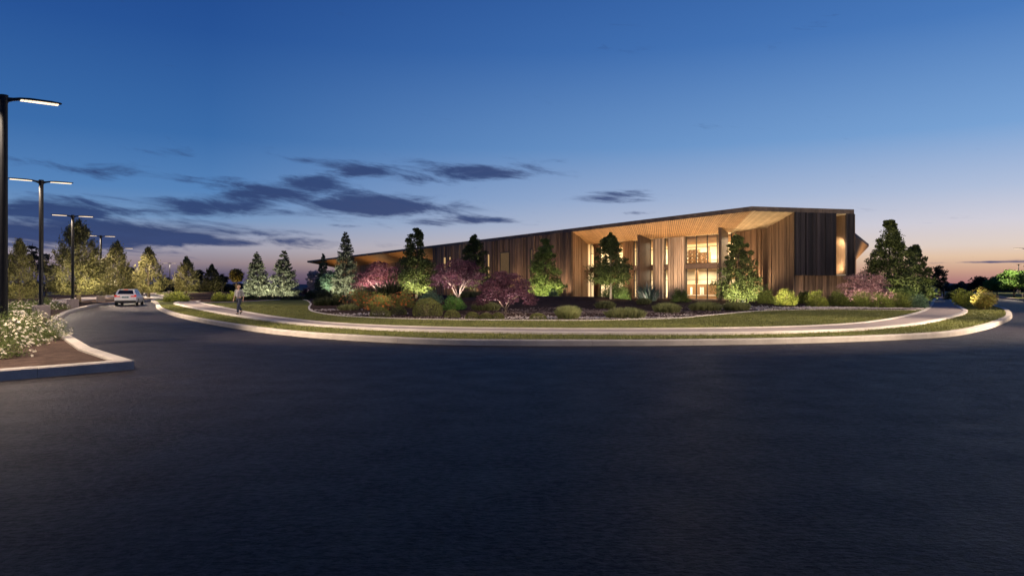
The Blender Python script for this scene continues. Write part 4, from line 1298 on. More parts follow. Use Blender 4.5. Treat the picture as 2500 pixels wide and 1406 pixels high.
def shrub(kind, x, y, wpx, ytop, mat, label, name='shrub', cat='shrub', group=None, n=None, dist=None, leafs=1.0, flower=None, depth=1.0, uplight=None):
    p = place(x, y) if dist is None else at(x, dist)
    dist = p.y; Rr = wpx/2*dist/F; H = max(height_to(p, ytop), .12)
    lp_ = dist / F / .41; ls = max(.035, lp_*1.05) * leafs
    if n is None: n = int(min(6000, max(700, 5.0 * (wpx*.41) * ((y - ytop)*.41))))
    root = empty(name, p, 0); tag(root, label, cat, group)
    if kind == 'box': C, D = crown_dome(H, Rr, n, tight=True); L_, W_ = ls*.9, ls*.6
    elif kind == 'vase':
        C, D = crown_dome(H, Rr, n, 55, foot=.16); k = np.clip(C[:, 2] / H, 0, 1); C[:, :2] *= (.45 + .6 * k ** .6)[:, None]; L_, W_ = ls*1.2, ls*.75
    elif kind == 'tuft':
        a = RNG.uniform(0, 2*math.pi, n); r0 = np.sqrt(RNG.uniform(0, 1, n))
        bx, by = np.cos(a)*r0*Rr*.80, np.sin(a)*r0*Rr*.80*depth
        hh = H * (1.15 - .55 * r0 ** 2) * RNG.uniform(.55, 1.1, n)
        ox = (np.cos(a)*r0*.40 + RNG.normal(0, .22, n)) * hh; oy = (np.sin(a)*r0*.40 + RNG.normal(0, .22, n)) * hh
        b0 = np.stack([bx, by, np.zeros(n)], 1); tp = b0 + np.stack([ox, oy, hh], 1); wv = ls * .30
        sd = np.stack([np.cos(a*7), np.sin(a*7), np.zeros(n)], 1) * wv; md = b0*.45 + tp*.55 - np.stack([ox, oy, 0*hh], 1)*.12
        q = np.stack([b0 - sd*.6, b0 + sd*.6, md + sd, tp, md - sd], 1)
        quads_obj('blades', q, M[mat], root); C = None
    else: C, D = crown_dome(H, Rr, n, 46); L_, W_ = ls*1.15, ls*.75
    if C is not None:
        if depth != 1.0: C[:, 1] *= depth
        st_ = MB(); rr = random.Random(int(x))
        for k in range(6):
            an = rr.uniform(0, 6.28); st_.tube([(0, 0, -.05), (math.cos(an)*Rr*.25, math.sin(an)*Rr*.25, H*.35), (math.cos(an)*Rr*.5, math.sin(an)*Rr*.5, H*.7)], [.03*max(H, .5), .02*max(H, .5), .008], 5)
        st_.build('stem', M['bark'], root)
        quads_obj('foliage', leaf_quads(C, D, L_, W_), M[mat], root)
        if flower:
            fm, nf, fs = flower
            dr = unit(nf); dr[:, 2] = np.abs(dr[:, 2]) * .9 + .05
            pos = dr * np.array([Rr*1.02, Rr*1.02*depth, H*1.0]) * RNG.uniform(.80, 1.04, (nf, 1))
            petals = []
            axis = dr*.6 + np.array([0, -.25, .45]) + RNG.normal(0, .22, (nf, 3)); axis /= np.linalg.norm(axis, axis=1, keepdims=True)
            e1 = np.cross(axis, np.array([.3, .2, .9])); e1 /= np.linalg.norm(e1, axis=1, keepdims=True); e2 = np.cross(axis, e1)
            sz = fs * RNG.uniform(.7, 1.3, (nf, 1))
            for k in range(5):
                t_ = 2*math.pi*k/5
                ra = e1*math.cos(t_) + e2*math.sin(t_); ta = -e1*math.sin(t_) + e2*math.cos(t_)
                petals.append(np.stack([pos, pos + ra*sz*.55 + ta*sz*.34 + axis*sz*.16, pos + ra*sz + axis*sz*.10, pos + ra*sz*.55 - ta*sz*.34 + axis*sz*.16], 1))
            fo = quads_obj('blossom', np.concatenate(petals), M[fm], root); fo['kind'] = 'stuff'
    if uplight:
        for (dx, dy, ty, pw, col, ang) in uplight:
            spot((p.x + dx, p.y + dy, p.z + .12), (p.x, p.y, p.z + H*ty), pw, col, ang, .9, .03)
    return root


# white flowering shrubs along the near left kerb
GF = 'white flowering shrubs along the left kerb'
def fshrub(X, Y, Rr, H, label, n, nf):
    px = CX + F*X/Y; yb = HY + F*(EYE-.13)/Y; yt = HY + F*(EYE-.13-H)/Y
    root = shrub('dome', px, yb, 2*Rr*F/Y, yt, 'lf_flowerbush', label, 'flowering_shrub', 'shrub', GF, n=n, dist=Y, leafs=1.0, flower=('petal', int(nf*(.55 if Y < 28 else .34)), .042 if Y < 24 else .055))
    root.location = (X, Y, .13)
fshrub(-11.9, 16.6, 1.15, .85, 'nearest white flowering shrub, cut by the left edge above the front kerb', 5200, 330)
fshrub(-13.6, 19.6, 1.25, .95, 'white flowering shrub in front of the nearest lamp plinth', 5200, 340)
fshrub(-13.3, 17.6, 1.0, .9, 'white flowering shrub at the left edge behind the nearest one', 4000, 240)
fshrub(-14.4, 22.3, 1.0, .85, 'white flowering shrub just right of the nearest lamp plinth', 4600, 320)
fshrub(-16.7, 24.8, 1.1, .85, 'white flowering shrub beyond the near lamp, beside the kerb bend', 4200, 300)
fshrub(-19.0, 27.6, 1.15, .85, 'white flowering shrub at the bend of the kerb', 3800, 280)
fshrub(-21.6, 30.9, 1.25, .85, 'white flowering shrub behind the kerb bend', 3400, 260)
fshrub(-23.2, 34.4, 1.3, .85, 'white flowering shrub in front of the second lamp', 3000, 240)
fshrub(-26.2, 38.6, 1.3, .85, 'white flowering shrub just past the second lamp plinth', 2800, 220)
fshrub(-28.6, 42.8, 1.4, .85, 'white flowering shrub midway between second and third lamps', 2600, 220)
fshrub(-31.2, 47.6, 1.4, .85, 'white flowering shrub before the far end of the flower hedge', 2400, 200)
fshrub(-32.4, 51.6, 1.4, .85, 'farthest white flowering shrub, beside the third lamp plinth', 2200, 180)

# clipped bushes at the left end of the island
shrub('dome', 433, 737, 72, 710, 'lf_lime', 'round bright green bush at the left tip of the island', group='bright bushes at the island tip', n=2600)
shrub('dome', 535, 735.5, 40, 710.5, 'lf_lime', 'left bright green bush of the pair behind the walking woman', group='bright bushes behind the woman', n=1500)
shrub('dome', 570, 735.5, 44, 710, 'lf_lime', 'right bright green bush of the pair, partly hidden by the walking woman', group='bright bushes behind the woman', n=1500)
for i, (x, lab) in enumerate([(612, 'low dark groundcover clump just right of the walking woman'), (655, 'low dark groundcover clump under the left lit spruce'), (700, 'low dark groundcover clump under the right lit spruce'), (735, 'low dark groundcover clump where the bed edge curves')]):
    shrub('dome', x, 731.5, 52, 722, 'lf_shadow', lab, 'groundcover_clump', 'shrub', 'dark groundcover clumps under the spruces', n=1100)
shrub('dome', 748, 722, 26, 700, 'lf_maple_dark', 'dark red shrub at the far end of the bed beside the white blossom tree', dist=138, n=900)
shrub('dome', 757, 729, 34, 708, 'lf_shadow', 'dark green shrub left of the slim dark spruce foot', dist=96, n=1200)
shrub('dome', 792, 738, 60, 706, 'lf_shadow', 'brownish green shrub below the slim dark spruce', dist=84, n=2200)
shrub('dome', 826, 741, 40, 712, 'lf_hedge', 'yellowish shrub left of the orange red shrubs', dist=70, n=1700)
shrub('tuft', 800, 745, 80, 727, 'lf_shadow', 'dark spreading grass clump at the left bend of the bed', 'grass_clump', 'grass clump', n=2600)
# orange red shrubs
GO = 'orange red flowering shrubs'
for (x, y, wp, yt, lab) in [(872, 752, 88, 703, 'leftmost orange red shrub beside the lit spruce'), (925, 757, 76, 714, 'front orange red shrub with yellow green lit leaves'),
                            (905, 738, 90, 701, 'orange red shrub at the back, below the pink red maple'), (985, 752, 72, 706, 'rightmost orange red shrub beside the round boxwood'),
                            (958, 748, 50, 716, 'small orange red shrub in the middle of the cluster')]:
    shrub('dome', x, y, wp, yt, 'lf_red', lab, 'flowering_shrub', 'shrub', GO, n=3000, flower=('lf_redflower', 75, .085))
shrub('tuft', 955, 742, 52, 688, 'lf_shadow', 'dark spiky plant rising behind the orange red shrubs', 'spiky_plant', 'plant', n=500, leafs=2.2)
shrub('dome', 886, 733, 40, 692, 'lf_teal', 'dark bluish shrub under the pink red maple', dist=92, n=1200)
# green bushes around the maples
shrub('dome', 1052, 748, 62, 709, 'lf_teal', 'fresh green bush behind the round boxwood', group='green bushes by the purple maple', n=2600, dist=60)
shrub('dome', 1108, 762, 64, 715, 'lf_bright', 'fresh green bush in front of the large purple maple trunks', group='green bushes by the purple maple', n=3200)
shrub('box', 1044, 772, 80, 727, 'lf_box', 'large round clipped boxwood beside the orange red shrubs', n=5200)
GB = 'small clipped boxwood mounds along the bed edge'
for (x, y, wp, yt, lab) in [(928, 774, 56, 750, 'largest small boxwood mound, below the orange red shrubs'), (972, 769, 46, 749, 'small boxwood mound between the orange red shrubs and the large boxwood'), (1104, 776, 44, 756, 'small boxwood mound just right of the large round boxwood'),
                            (1153, 780, 38, 761, 'leftmost of the three boxwood mounds under the small purple maple'), (1187, 780, 38, 764, 'middle of the three boxwood mounds under the small purple maple'), (1216, 780, 34, 763, 'rightmost of three boxwood mounds, at the small purple maple foot'),
                            (1313, 781, 46, 764, 'small boxwood mound standing alone right of the small purple maple')]:
    shrub('box', x, y, wp, yt, 'lf_box', lab, 'boxwood_mound', 'shrub', GB, n=1800)
# ornamental grasses
GG = 'ornamental grass clumps in the bed'
for (x, y, wp, yt, lab, dp) in [(1186, 759, 78, 738, 'pale grass clump behind the small purple maple', 1), (1387, 778, 60, 749, 'upright grass clump standing alone in front of the berm', 1), (1478, 753, 54, 736, 'grass clump at the foot of the dark leafy tree', 1),
                                (1527, 776, 116, 752, 'wide grass clump at the bed edge below the pale leaved plant', .7), (1628, 763, 74, 741, 'grass clump below the green shrub by the big window', 1),
                                (1722, 758, 92, 738, 'left of two wide grass clumps below the big window', .7), (1798, 758, 72, 738, 'right of two wide grass clumps, below the broad dark tree', .7), (1572, 742, 40, 729, 'small yellowish grass clump below the first fin', 1),
                                (1150, 731, 90, 712, 'bright grass clump behind the large purple maple trunks', .5), (850, 757, 60, 744, 'low grass clump left of the orange red shrubs', .7)]:
    shrub('tuft', x, y, wp, yt, 'lf_tuft', lab, 'grass_clump', 'grass clump', GG, n=3000, depth=dp)
shrub('dome', 1500, 736, 94, 689, 'lf_green', 'floodlit pale green shrub behind the pale bare trunk', dist=76, n=5000, uplight=[(-.9, -2.2, .5, 420, (1, .96, .7), 110), (1.2, -2.2, .5, 300, (1, .96, .7), 110)])
shrub('tuft', 1581, 737, 46, 696, 'lf_silver', 'pale silvery upright plant in front of the first fin', 'upright_plant', 'plant', n=260, leafs=3.2, uplight=[(-.5, -1.6, .5, 60, NEUT, 110)])
shrub('dome', 1660, 737, 50, 702, 'lf_green', 'green shrub at the left foot of the big window', n=2600, uplight=[(-.5, -1.7, .5, 26, NEUT, 110)])
shrub('dome', 1352, 729, 30, 705, 'lf_teal', 'low green shrub at the foot of the compact lit tree', dist=80, n=900)
# hedge of bushes at the right
GH = 'row of bushes along the right end of the bed'
for (x, y, wp, yt, mt, lab) in [(1872, 741, 44, 700, 'lf_hedge', 'leftmost bush of the right hand row, beside the lit broad tree'), (1921, 745, 62, 701, 'lf_lime', 'bright bush below the warm timber reveal'), (1962, 742, 36, 703, 'lf_hedge', 'small dark bush between the two brightest bushes'),
                                (1995, 749, 58, 704, 'lf_lime', 'bright bush standing forward below the dark timber box'), (2048, 748, 56, 705, 'lf_hedge', 'dark green bush left of the pink tree'), (2100, 751, 62, 706, 'lf_hedge', 'dark green bush directly below the pink tree'),
                                (2152, 752, 60, 708, 'lf_hedge', 'dark green bush below the right side of the pink tree'), (2196, 752, 56, 707, 'lf_hedge', 'dark green bush below the largest right hand tree')]:
    shrub('dome', x, y, wp, yt, mt, lab, group=GH, n=3200)
shrub('dome', 2240, 752, 62, 717, 'lf_teal', 'pale bluish green bush at the path end of the row', n=3000)
shrub('dome', 2215, 738, 70, 690, 'lf_green', 'lit pale green bush behind the bluish one', dist=62, n=3400, uplight=[(-.6, -2.0, .5, 160, (1, .95, .7), 110)])
shrub('dome', 2258, 733, 34, 697, 'lf_pink', 'pale pink shrub beside the path beneath the dark trees', dist=80, n=1500)
shrub('dome', 2276, 726, 26, 706, 'lf_hedge', 'narrow green shrub at the far left side of the path', dist=96, n=900)
shrub('vase', 2352, 749, 76, 703, 'lf_lime', 'bright green bush left in the pair at the right tip of the island', group='bushes at the right tip', n=4500)
shrub('vase', 2402, 756, 78, 705, 'lf_autumn', 'orange tinged bush right in the pair at the right tip of the island', group='bushes at the right tip', n=5000)
shrub('dome', 2322, 731, 34, 705, 'lf_hedge', 'green bush further back along the right side of the path', dist=88, n=1500)

# added low spots without fixtures in lawn and bed, brightening the shrubs
for (px, py, pw, tx, el) in [(815, 770, 500, 0, 0), (872, 768, 1150, 0, 0), (918, 766, 1150, 0, 0), (985, 766, 1150, 0, 0), (1050, 786, 700, 0, 0), (930, 786, 500, 0, 0), (1135, 789, 260, 0, 0), (1215, 789, 170, 0, 0), (1310, 790, 500, 0, 0), (1400, 789, 600, 0, 0),
                         (1105, 772, 380, 0, 0), (1500, 787, 600, 0, 0), (1600, 772, 700, 0, 0), (1710, 767, 800, 0, 0), (1800, 766, 800, 0, 0), (1880, 755, 1500, 0, 0), (1930, 755, 1500, 0, 0), (1995, 759, 1500, 0, 0), (2060, 759, 1500, 0, 0), (2120, 760, 1500, 0, 0), (2190, 760, 1500, 0, 0), (2245, 761, 900, .2, 0),
                         (2345, 757.5, 2600, .04, 0), (2402, 765, 1500, 0, 0), (410, 740.5, 1200, .1, 0), (445, 740.5, 1200, .1, 0), (535, 738.7, 1200, .1, 0), (570, 738.7, 1200, .1, 0)]:
    p = gp(px, py, .15); p.z = ground_h(p.x, p.y) if inside(bxy, p.x, p.y) else .15; q = Vector((p.x/p.y + tx, 1, 0)).normalized()
    spot((p.x, p.y, p.z + .14), (p.x + q.x*4, p.y + q.y*4, p.z + .14 + 4*math.tan(R(33))), pw * 1.45, (1, .86, .58), 70, .45, .03)

# ------------------------------------------------------------------ loose cover: grass blades, pebbles, chips
def blades(name, poly, x0, x1, y0, y1, n, hgt, z, holes=()):
    x = RNG.uniform(x0, x1, n); u = RNG.uniform(0, 1, n); y = y0 * (y1 / y0) ** u
    k = inside_np(poly, x, y)
    for h in holes: k &= ~inside_np(h, x, y)
    k &= np.abs(x / y) < .74
    x, y = x[k], y[k]; m_ = len(x); a = RNG.uniform(0, 6.28, m_); hh = hgt * RNG.uniform(.5, 1.3, m_); wv = .008 + y * .00022
    b0 = np.stack([x, y, np.full(m_, z)], 1); sd = np.stack([np.cos(a)*wv, np.sin(a)*wv, 0*a], 1)
    tp = b0 + np.stack([RNG.normal(0, .4, m_)*hh, RNG.normal(0, .4, m_)*hh, hh], 1)
    o = quads_obj(name, np.stack([b0 - sd, b0 + sd, tp], 1), M['blade']); o['kind'] = 'stuff'
pth = [(p.x, p.y) for p in resample(po, 120)] + [(p.x, p.y) for p in reversed(resample(pi, 120))]
ip = [(p.x, p.y) for p in isl_in]
blades('grass', ip, -46, 42, 21.4, 62, 420000, .055, .148, (pth, bxy))


def scatter(name, spots, mat):
    """small stones lying on the bed"""
    ico = [(0, 0, 1), (.89, 0, .3), (.28, .85, .3), (-.72, .53, .3), (-.72, -.53, .3), (.28, -.85, .3), (0, 0, -.5)]
    fc = [(0, 1, 2), (0, 2, 3), (0, 3, 4), (0, 4, 5), (0, 5, 1), (6, 2, 1), (6, 3, 2), (6, 4, 3), (6, 5, 4), (6, 1, 5)]
    tri = np.array([[ico[i] for i in f_] for f_ in fc]); out = []
    for (px, py, sx, sy, n, sz) in spots:
        c = place(px, py)
        for _ in range(n):
            x, y = c.x + RNG.normal(0, sx), c.y + RNG.normal(0, sy)
            if not inside(bxy, x, y): continue
            s_ = sz * RNG.uniform(.5, 1.4); an = RNG.uniform(0, 6.28); ca, sa = math.cos(an), math.sin(an)
            t_ = tri * np.array([s_*RNG.uniform(.7, 1.3), s_, s_*.6]); r_ = t_.copy(); r_[:, :, 0] = t_[:, :, 0]*ca - t_[:, :, 1]*sa; r_[:, :, 1] = t_[:, :, 0]*sa + t_[:, :, 1]*ca
            out.append(r_ + np.array([x, y, ground_h(x, y) + s_*.2]))
    V = np.concatenate(out); o = quads_obj(name, V, M[mat]); o['kind'] = 'stuff'
scatter('pebbles', [(1360, 776, 2.2, .5, 420, .05), (1450, 776, 2.0, .5, 300, .05), (880, 768, 1.2, .7, 180, .06), (808, 757, 1.2, .6, 120, .06), (1265, 777, 1.6, .5, 160, .05), (1830, 755, 2.0, .8, 240, .06),
                    (1935, 752, 2.4, .8, 420, .075), (2060, 752.5, 2.6, .6, 420, .075), (2160, 753, 2.2, .5, 420, .075), (2215, 753.5, 1.2, .5, 220, .075), (1700, 770, 2.4, .6, 160, .05), (1600, 775, 2.0, .5, 160, .05)], 'pebble')
scatter('bark_chips', [(1330, 764, 2.2, 2.2, 420, .06), (1420, 762, 2.4, 2.6, 480, .06), (1250, 768, 2.0, 2.0, 260, .05), (1560, 764, 2.6, 2.2, 300, .06), (1680, 762, 2.8, 2.2, 300, .06), (1050, 776, 2.5, .6, 240, .05), (1850, 752, 3, 2, 260, .06)], 'chip')

# ================================================================== SMALL THINGS
for (x, yb, yt, lab) in [(2292.5, 722.5, 706, 'leftmost dark bollard at the far end of the path'), (2297, 724, 708.5, 'middle dark bollard, slightly shorter, at the far end of the path'), (2304, 725.5, 704, 'tallest dark bollard on the right, at the far end of the path')]:
    p = place(x, yb, .21); h = height_to(p, yt)
    root = empty('bollard', p); tag(root, lab, 'bollard', 'bollards at the end of the path')
    MB().tube([(0, 0, 0), (0, 0, .04), (0, 0, .041), (0, 0, h - .08)], [.16, .16, .11, .11], 12).build('post', M['black'], root, smooth=False)
    MB().tube([(0, 0, h - .08), (0, 0, h - .02), (0, 0, h)], [.125, .125, .07], 12).build('cap', M['black'], root)
p = place(1816, 738); h = .62
root = empty('bollard_light', p); tag(root, 'short pale post glowing at the foot of the broad dark tree', 'post')
MB().box(-.15, .15, -.15, .15, 0, h - .06).build('post', M['white_post'], root, bevel=.01)
MB().box(-.17, .17, -.17, .17, h - .05, h).build('cap', M['white_post'], root, bevel=.01)

# ------------------------------------------------------------------ white car seen from behind
def m_paint():
    m_, n = material('car_paint')
    co = n.n('ShaderNodeTexCoord').outputs['Object']; ns = n.noise(co, 6, 3)
    b = n.n('ShaderNodeBsdfPrincipled'); n.put(b.inputs['Base Color'], n.mix(ns, (.60, .59, .60, 1), (.56, .55, .56, 1)))
    b.inputs['Roughness'].default_value = .32; b.inputs['Coat Weight'].default_value = .6
    n.put(n.n('ShaderNodeOutputMaterial').inputs[0], b.outputs[0]); return m_
M['paint'] = m_paint()
M['carglass'] = surf('car_glass', (.012, .014, .022), None, 2, .08, spec=.6)
M['tyre'] = surf('tyre_rubber', (.012, .012, .012), None, 8, .85)
M['rim'] = surf('rim_metal', (.25, .25, .26), None, 3, .35, metal=.8)
M['plastic'] = surf('bumper_plastic', (.012, .011, .012), None, 3, .6)
M['tail'] = emit('tail_light', (1, .03, .015), .55)
M['brake'] = emit('brake_light', (1, .16, .03), 1.4)
M['plate'] = surf('plate_metal', (.10, .17, .18), (.08, .14, .15), 6, .5)
M['plate_ink'] = surf('plate_lettering', (.40, .46, .46), None, 6, .5)

cp = gp(306, 746.5)
car = empty('parked_car' if False else 'car', (cp.x, cp.y, 0.004), R(18.7)); tag(car, 'white estate car driving away on the side road, red tail lights lit', 'car')


def loft(secs, name, mat, parent, sub=1, bev=0):
    m_ = MB(); k = len(secs[0])
    for s_ in secs: m_.v += s_
    for i in range(len(secs)-1):
        for q in range(k): m_.f.append((i*k+q, i*k+(q+1) % k, (i+1)*k+(q+1) % k, (i+1)*k+q))
    m_.f += [tuple(reversed(range(k))), tuple((len(secs)-1)*k + q for q in range(k))]
    o = m_.build(name, mat, parent, smooth=True)
    if bev:
        md = o.modifiers.new('bevel', 'BEVEL'); md.width = bev; md.segments = 2; md.limit_method = 'ANGLE'; md.angle_limit = R(25)
    if sub:
        md = o.modifiers.new('sub', 'SUBSURF'); md.levels = sub; md.render_levels = sub
    return o


def body_sec(y, w_, zb, zm, zt, wt):
    return [(-w_*.88, y, zb), (w_*.88, y, zb), (w_, y, zb + .14), (w_, y, zm), (w_*.97, y, zm + .12), (wt, y, zt), (-wt, y, zt), (-w_*.97, y, zm + .12), (-w_, y, zm), (-w_, y, zb + .14)]
secs = [body_sec(0, .82, .36, .62, .90, .78), body_sec(.06, .90, .30, .68, .97, .84), body_sec(.5, .95, .26, .74, 1.0, .86), body_sec(1.4, .96, .24, .74, 1.0, .86), body_sec(2.7, .96, .24, .72, .99, .85), body_sec(3.4, .95, .24, .68, .95, .82), body_sec(4.2, .92, .26, .60, .84, .76), body_sec(4.6, .82, .32, .52, .72, .62), body_sec(4.68, .76, .36, .5, .66, .56)]
loft(secs, 'body', M['paint'], car, 0, .03)
def cab(y, w_, z): return [(-w_, y, z), (w_, y, z)]
cb = MB()
lo_ = [(-.855, .10, .985), (.855, .10, .985), (.845, 3.35, .96), (-.845, 3.35, .96)]; up_ = [(-.66, .42, 1.46), (.66, .42, 1.46), (.62, 2.45, 1.50), (-.62, 2.45, 1.50)]
cb.hexa(lo_ + up_); cb.build('cabin', M['paint'], car, bevel=.05)
# rear window, side windows, windscreen
def panel(pts, name, mat, off, parent=car, th=.012):
    pts = [Vector(p) for p in pts]; n_ = (pts[1]-pts[0]).cross(pts[2]-pts[0]).normalized()
    if n_.dot(Vector(off)) < 0: n_ = -n_
    m_ = MB(); m_.hexa([p + n_*.002 for p in pts] + [p + n_*(th+.002) for p in pts]); return m_.build(name, mat, parent)
def bil(a, b, c, d, u, v): a, b, c, d = map(Vector, (a, b, c, d)); return a.lerp(b, u).lerp(d.lerp(c, u), v)
lo = [Vector(q) for q in lo_]; up = [Vector(q) for q in up_]
f_ = lambda q, u0, u1, v0, v1: [bil(*q, u0, v0), bil(*q, u1, v0), bil(*q, u1, v1), bil(*q, u0, v1)]
rear = (lo[0], lo[1], up[1], up[0]); rside = (lo[1], lo[2], up[2], up[1]); lside = (lo[3], lo[0], up[0], up[3]); fr = (lo[2], lo[3], up[3], up[2])
panel(f_(rear, .10, .90, .12, .86), 'rear_window', M['carglass'], (0, -1, .3))
for q, sg in ((rside, 1), (lside, -1)):
    for (u0, u1) in (((.04, .28), (.31, .55), (.58, .84)) if sg > 0 else ((.16, .42), (.45, .69), (.72, .96))):
        panel(f_(q, u0, u1, .14, .88), 'side_window', M['carglass'], (sg, 0, .3))
panel(f_(fr, .06, .94, .1, .9), 'windscreen', M['carglass'], (0, 1, .3))
MB().box(-.60, .60, .30, .44, 1.43, 1.47).build('spoiler', M['paint'], car, bevel=.012)
MB().box(-.17, .17, .285, .297, 1.435, 1.462).build('brake_light', M['brake'], car)
for s_ in (-1, 1):
    m_ = MB(); x0, x1 = sorted((s_*.44, s_*.89)); m_.box(x0, x1, -.03, .10, .80, .89); x0, x1 = sorted((s_*.70, s_*.885)); m_.box(x0, x1, .0, .14, .892, .97); m_.build('tail_light', M['tail'], car, bevel=.012)
    m_ = MB(); x0, x1 = sorted((s_*.86, s_*1.06)); m_.box(x0, x1, 3.02, 3.12, .98, 1.12); m_.build('mirror', M['plastic'], car, bevel=.02)
    m_ = MB(); x0, x1 = sorted((s_*.60, s_*.64)); m_.box(x0, x1, .6, 2.3, 1.50, 1.54); m_.build('roof_rail', M['plastic'], car, bevel=.01)
    m_ = MB(); x0, x1 = sorted((s_*.963, s_*.985)); m_.box(x0, x1, 1.55, 1.75, .80, .835); m_.box(x0, x1, 2.5, 2.7, .80, .835); m_.build('handle', M['rim'], car)
m_ = MB(); m_.box(-.86, .86, -.05, .12, .26, .46); m_.build('bumper', M['plastic'], car, bevel=.03)
m_ = MB(); m_.box(-.88, .88, -.06, .10, .47, .64); m_.build('bumper_cover', M['paint'], car, bevel=.04)
pl = MB().box(-.27, .27, -.035, .02, .70, .84).build('number_plate', M['plate'], car)
m_ = MB()
for k in range(6): m_.box(-.14 + k*.048, -.11 + k*.048, -.039, -.036, .745, .79)
m_.build('lettering', M['plate_ink'], pl)
for s_ in (-1, 1):
    for y in (.85, 3.72):
        m_ = MB(); x0 = s_*.76; x1 = s_*.965; m_.tube([(x0, y, .335), (x0 + s_*.02, y, .335), (x1 - s_*.03, y, .335), (x1, y, .335)], [.31, .335, .335, .30], 20)
        wh = m_.build('wheel', M['tyre'], car)
        m_ = MB(); m_.tube([(x1 - s_*.01, y, .335), (x1 + s_*.006, y, .335)], [.215, .20], 14); m_.build('rim', M['rim'], wh)
m_ = MB(); m_.box(-.5, -.36, -.02, .2, .22, .30); m_.build('exhaust', M['plastic'], car)

# ------------------------------------------------------------------ woman walking on the path
M['skin'] = surf('skin', (.46, .27, .19), (.42, .24, .17), 12, .6)
M['hair'] = surf('hair', (.34, .21, .10), (.24, .145, .07), 20, .6, stretch=(6, 6, 1))
M['jeans'] = surf('denim', (.016, .022, .045), (.011, .015, .032), 30, .85)
M['jacket'] = surf('jacket_cloth', (.19, .19, .185), (.15, .15, .147), 14, .85)
M['shirt'] = surf('shirt_cloth', (.27, .245, .26), (.23, .21, .22), 14, .85)
M['shoe'] = surf('shoe_leather', (.03, .025, .022), None, 20, .6)
M['lip'] = surf('lips', (.35, .12, .10), None, 20, .5)
M['eye'] = surf('eyes', (.03, .025, .02), None, 20, .3)


def skin_obj(name, joints, edges, mat, parent, root_i=0, sub=2):
    me = bpy.data.meshes.new(name); me.from_pydata([j_[0] for j_ in joints], edges, []); me.update()
    o = new_obj(name, me, parent, mat)
    md = o.modifiers.new('skin', 'SKIN'); md.use_smooth_shade = True
    for i, j_ in enumerate(joints):
        r_ = j_[1]; sv = me.skin_vertices[0].data[i]
        sv.radius = r_ if isinstance(r_, tuple) else (r_, r_); sv.use_root = (i == root_i)
    ss = o.modifiers.new('sub', 'SUBSURF'); ss.levels = sub; ss.render_levels = sub
    return o


wp_ = gp(583, 768, .21)
wom = empty('person', (wp_.x, wp_.y, .214), R(-14)); tag(wom, 'woman walking along the path in grey open jacket and dark jeans', 'person')
Jn = []; Ed = []
def jadd(p, r, par=None):
    Jn.append((p, r)); i = len(Jn) - 1
    if par is not None: Ed.append((par, i))
    return i
pel = jadd((0, 0, .88), .095); spn = jadd((0, .01, 1.03), .075, pel); che = jadd((0, .0, 1.22), .085, spn); nek = jadd((0, -.005, 1.375), .055, che)
hd0 = jadd((0, -.02, 1.43), .058, nek); hd1 = jadd((0, -.03, 1.50), .082, hd0); hd2 = jadd((0, -.015, 1.575), .078, hd1)
LEG = {1: [(.085, 0, .83), (.075, -.16, .47), (.055, -.17, .09), (.075, -.31, .04)], -1: [(-.085, 0, .83), (-.045, .05, .47), (-.075, .34, .20), (-.085, .27, .05)]}
ARM = {1: [(.165, .0, 1.31), (.225, .08, 1.06), (.255, .02, .84)], -1: [(-.165, .0, 1.31), (-.225, .02, 1.06), (-.245, -.10, .85)]}
for s_ in (1, -1):
    h_ = jadd(LEG[s_][0], .088, pel); k_ = jadd(LEG[s_][1], .055, h_); a2 = jadd(LEG[s_][2], .036, k_); t2 = jadd(LEG[s_][3], .034, a2)
    s0 = jadd(ARM[s_][0], .052, che); e_ = jadd(ARM[s_][1], .038, s0); w2 = jadd(ARM[s_][2], .026, e_)
    x, y, z = ARM[s_][2]
    pm_ = jadd((x, y - .015, z - .07), (.036, .018), w2)
    for q, (dx, ln) in enumerate(((-.018, .060), (-.006, .072), (.006, .070), (.018, .055))):
        f1 = jadd((x + dx*.3, y - .02 + dx, z - .095), .009, pm_); f2 = jadd((x + dx*.3, y - .026 + dx, z - .095 - ln*.5), .0085, f1); jadd((x + dx*.3 - s_*.012, y - .03 + dx, z - .095 - ln), .007, f2)
    th = jadd((x - s_*.02, y - .045, z - .055), .010, pm_); jadd((x - s_*.03, y - .06, z - .085), .008, th)
skin_obj('body', Jn, Ed, M['skin'], wom, 0, 1)
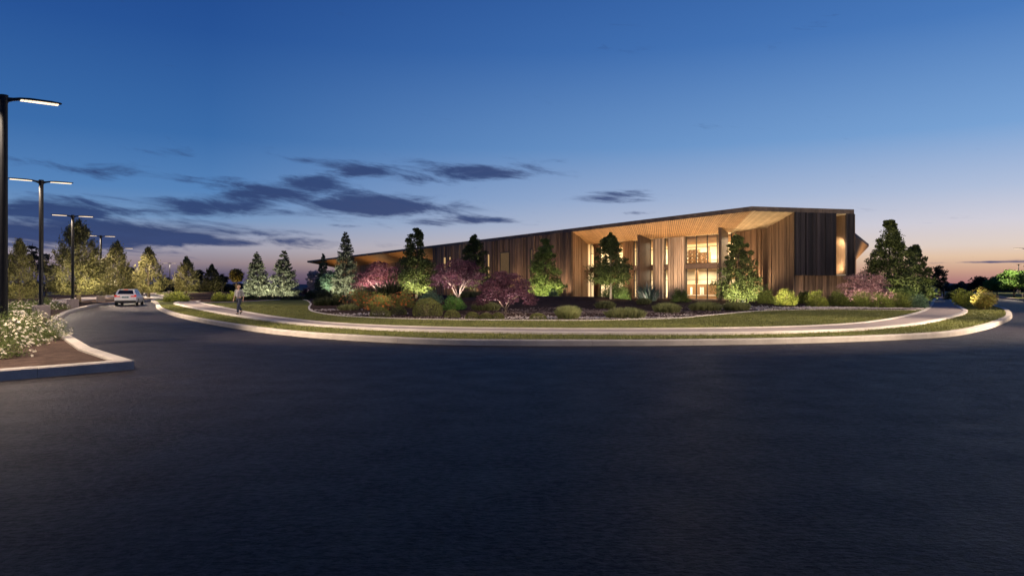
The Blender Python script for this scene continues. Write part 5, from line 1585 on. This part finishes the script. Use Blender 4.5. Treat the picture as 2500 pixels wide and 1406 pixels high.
# clothes follow the body
jj = [((0, 0, .95), (.155, .125)), ((0, 0, .86), (.170, .135))]; ee = [(0, 1)]
for s_ in (1, -1):
    b_ = len(jj); jj += [((LEG[s_][0][0], 0, .80), .098), (LEG[s_][1], .078), ((LEG[s_][2][0], LEG[s_][2][1], LEG[s_][2][2] + .0), .066)]
    ee += [(1, b_), (b_, b_+1), (b_+1, b_+2)]
skin_obj('jeans', jj, ee, M['jeans'], wom, 0)
skin_obj('shirt', [((0, -.01, .90), (.175, .145)), ((0, -.015, 1.06), (.16, .135)), ((0, -.02, 1.22), (.175, .145)), ((0, -.005, 1.33), (.12, .10))], [(0, 1), (1, 2), (2, 3)], M['shirt'], wom, 0)
for s_ in (1, -1):
    jk = [((s_*.125, .012, .95), (.085, .165)), ((s_*.118, .01, 1.10), (.085, .160)), ((s_*.12, .005, 1.24), (.088, .165)), ((s_*.10, .0, 1.345), (.062, .09)), (ARM[s_][0], .078), (ARM[s_][1], .064), (tuple(Vector(ARM[s_][1]).lerp(Vector(ARM[s_][2]), .45)), .056)]
    skin_obj('jacket_front' if False else 'jacket', jk, [(0, 1), (1, 2), (2, 3), (3, 4), (4, 5), (5, 6)], M['jacket'], wom, 0)
hr = [((0, .015, 1.59), .082), ((0, .045, 1.53), .092), ((0, .055, 1.45), .075)]
skin_obj('hair', hr, [(0, 1), (1, 2)], M['hair'], wom, 0)
for s_ in (1, -1):
    a, b = Vector(LEG[s_][2]), Vector(LEG[s_][3])
    skin_obj('shoe', [(tuple(a + Vector((0, .04, -.035))), .045), (tuple(a + Vector((0, -.01, -.03))), .048), (tuple(b + Vector((0, 0, -.005))), .040), (tuple(b + (b-a)*.25), .03)], [(0, 1), (1, 2), (2, 3)], M['shoe'], wom, 1, 1)
    MB().tube([(s_*.03, -.103, 1.52), (s_*.03, -.112, 1.52)], [.012, .009], 8).build('eye', M['eye'], wom)
    MB().tube([(s_*.078, -.01, 1.485), (s_*.088, -.005, 1.51), (s_*.08, 0, 1.535)], [.010, .016, .012], 6).build('ear', M['skin'], wom, smooth=True)
MB().tube([(0, -.105, 1.515), (0, -.125, 1.485), (0, -.108, 1.475)], [.009, .014, .009], 6).build('nose', M['skin'], wom, smooth=True)
MB().tube([(-.022, -.098, 1.452), (0, -.108, 1.45), (.022, -.098, 1.452)], [.005, .008, .005], 6).build('mouth', M['lip'], wom, smooth=True)
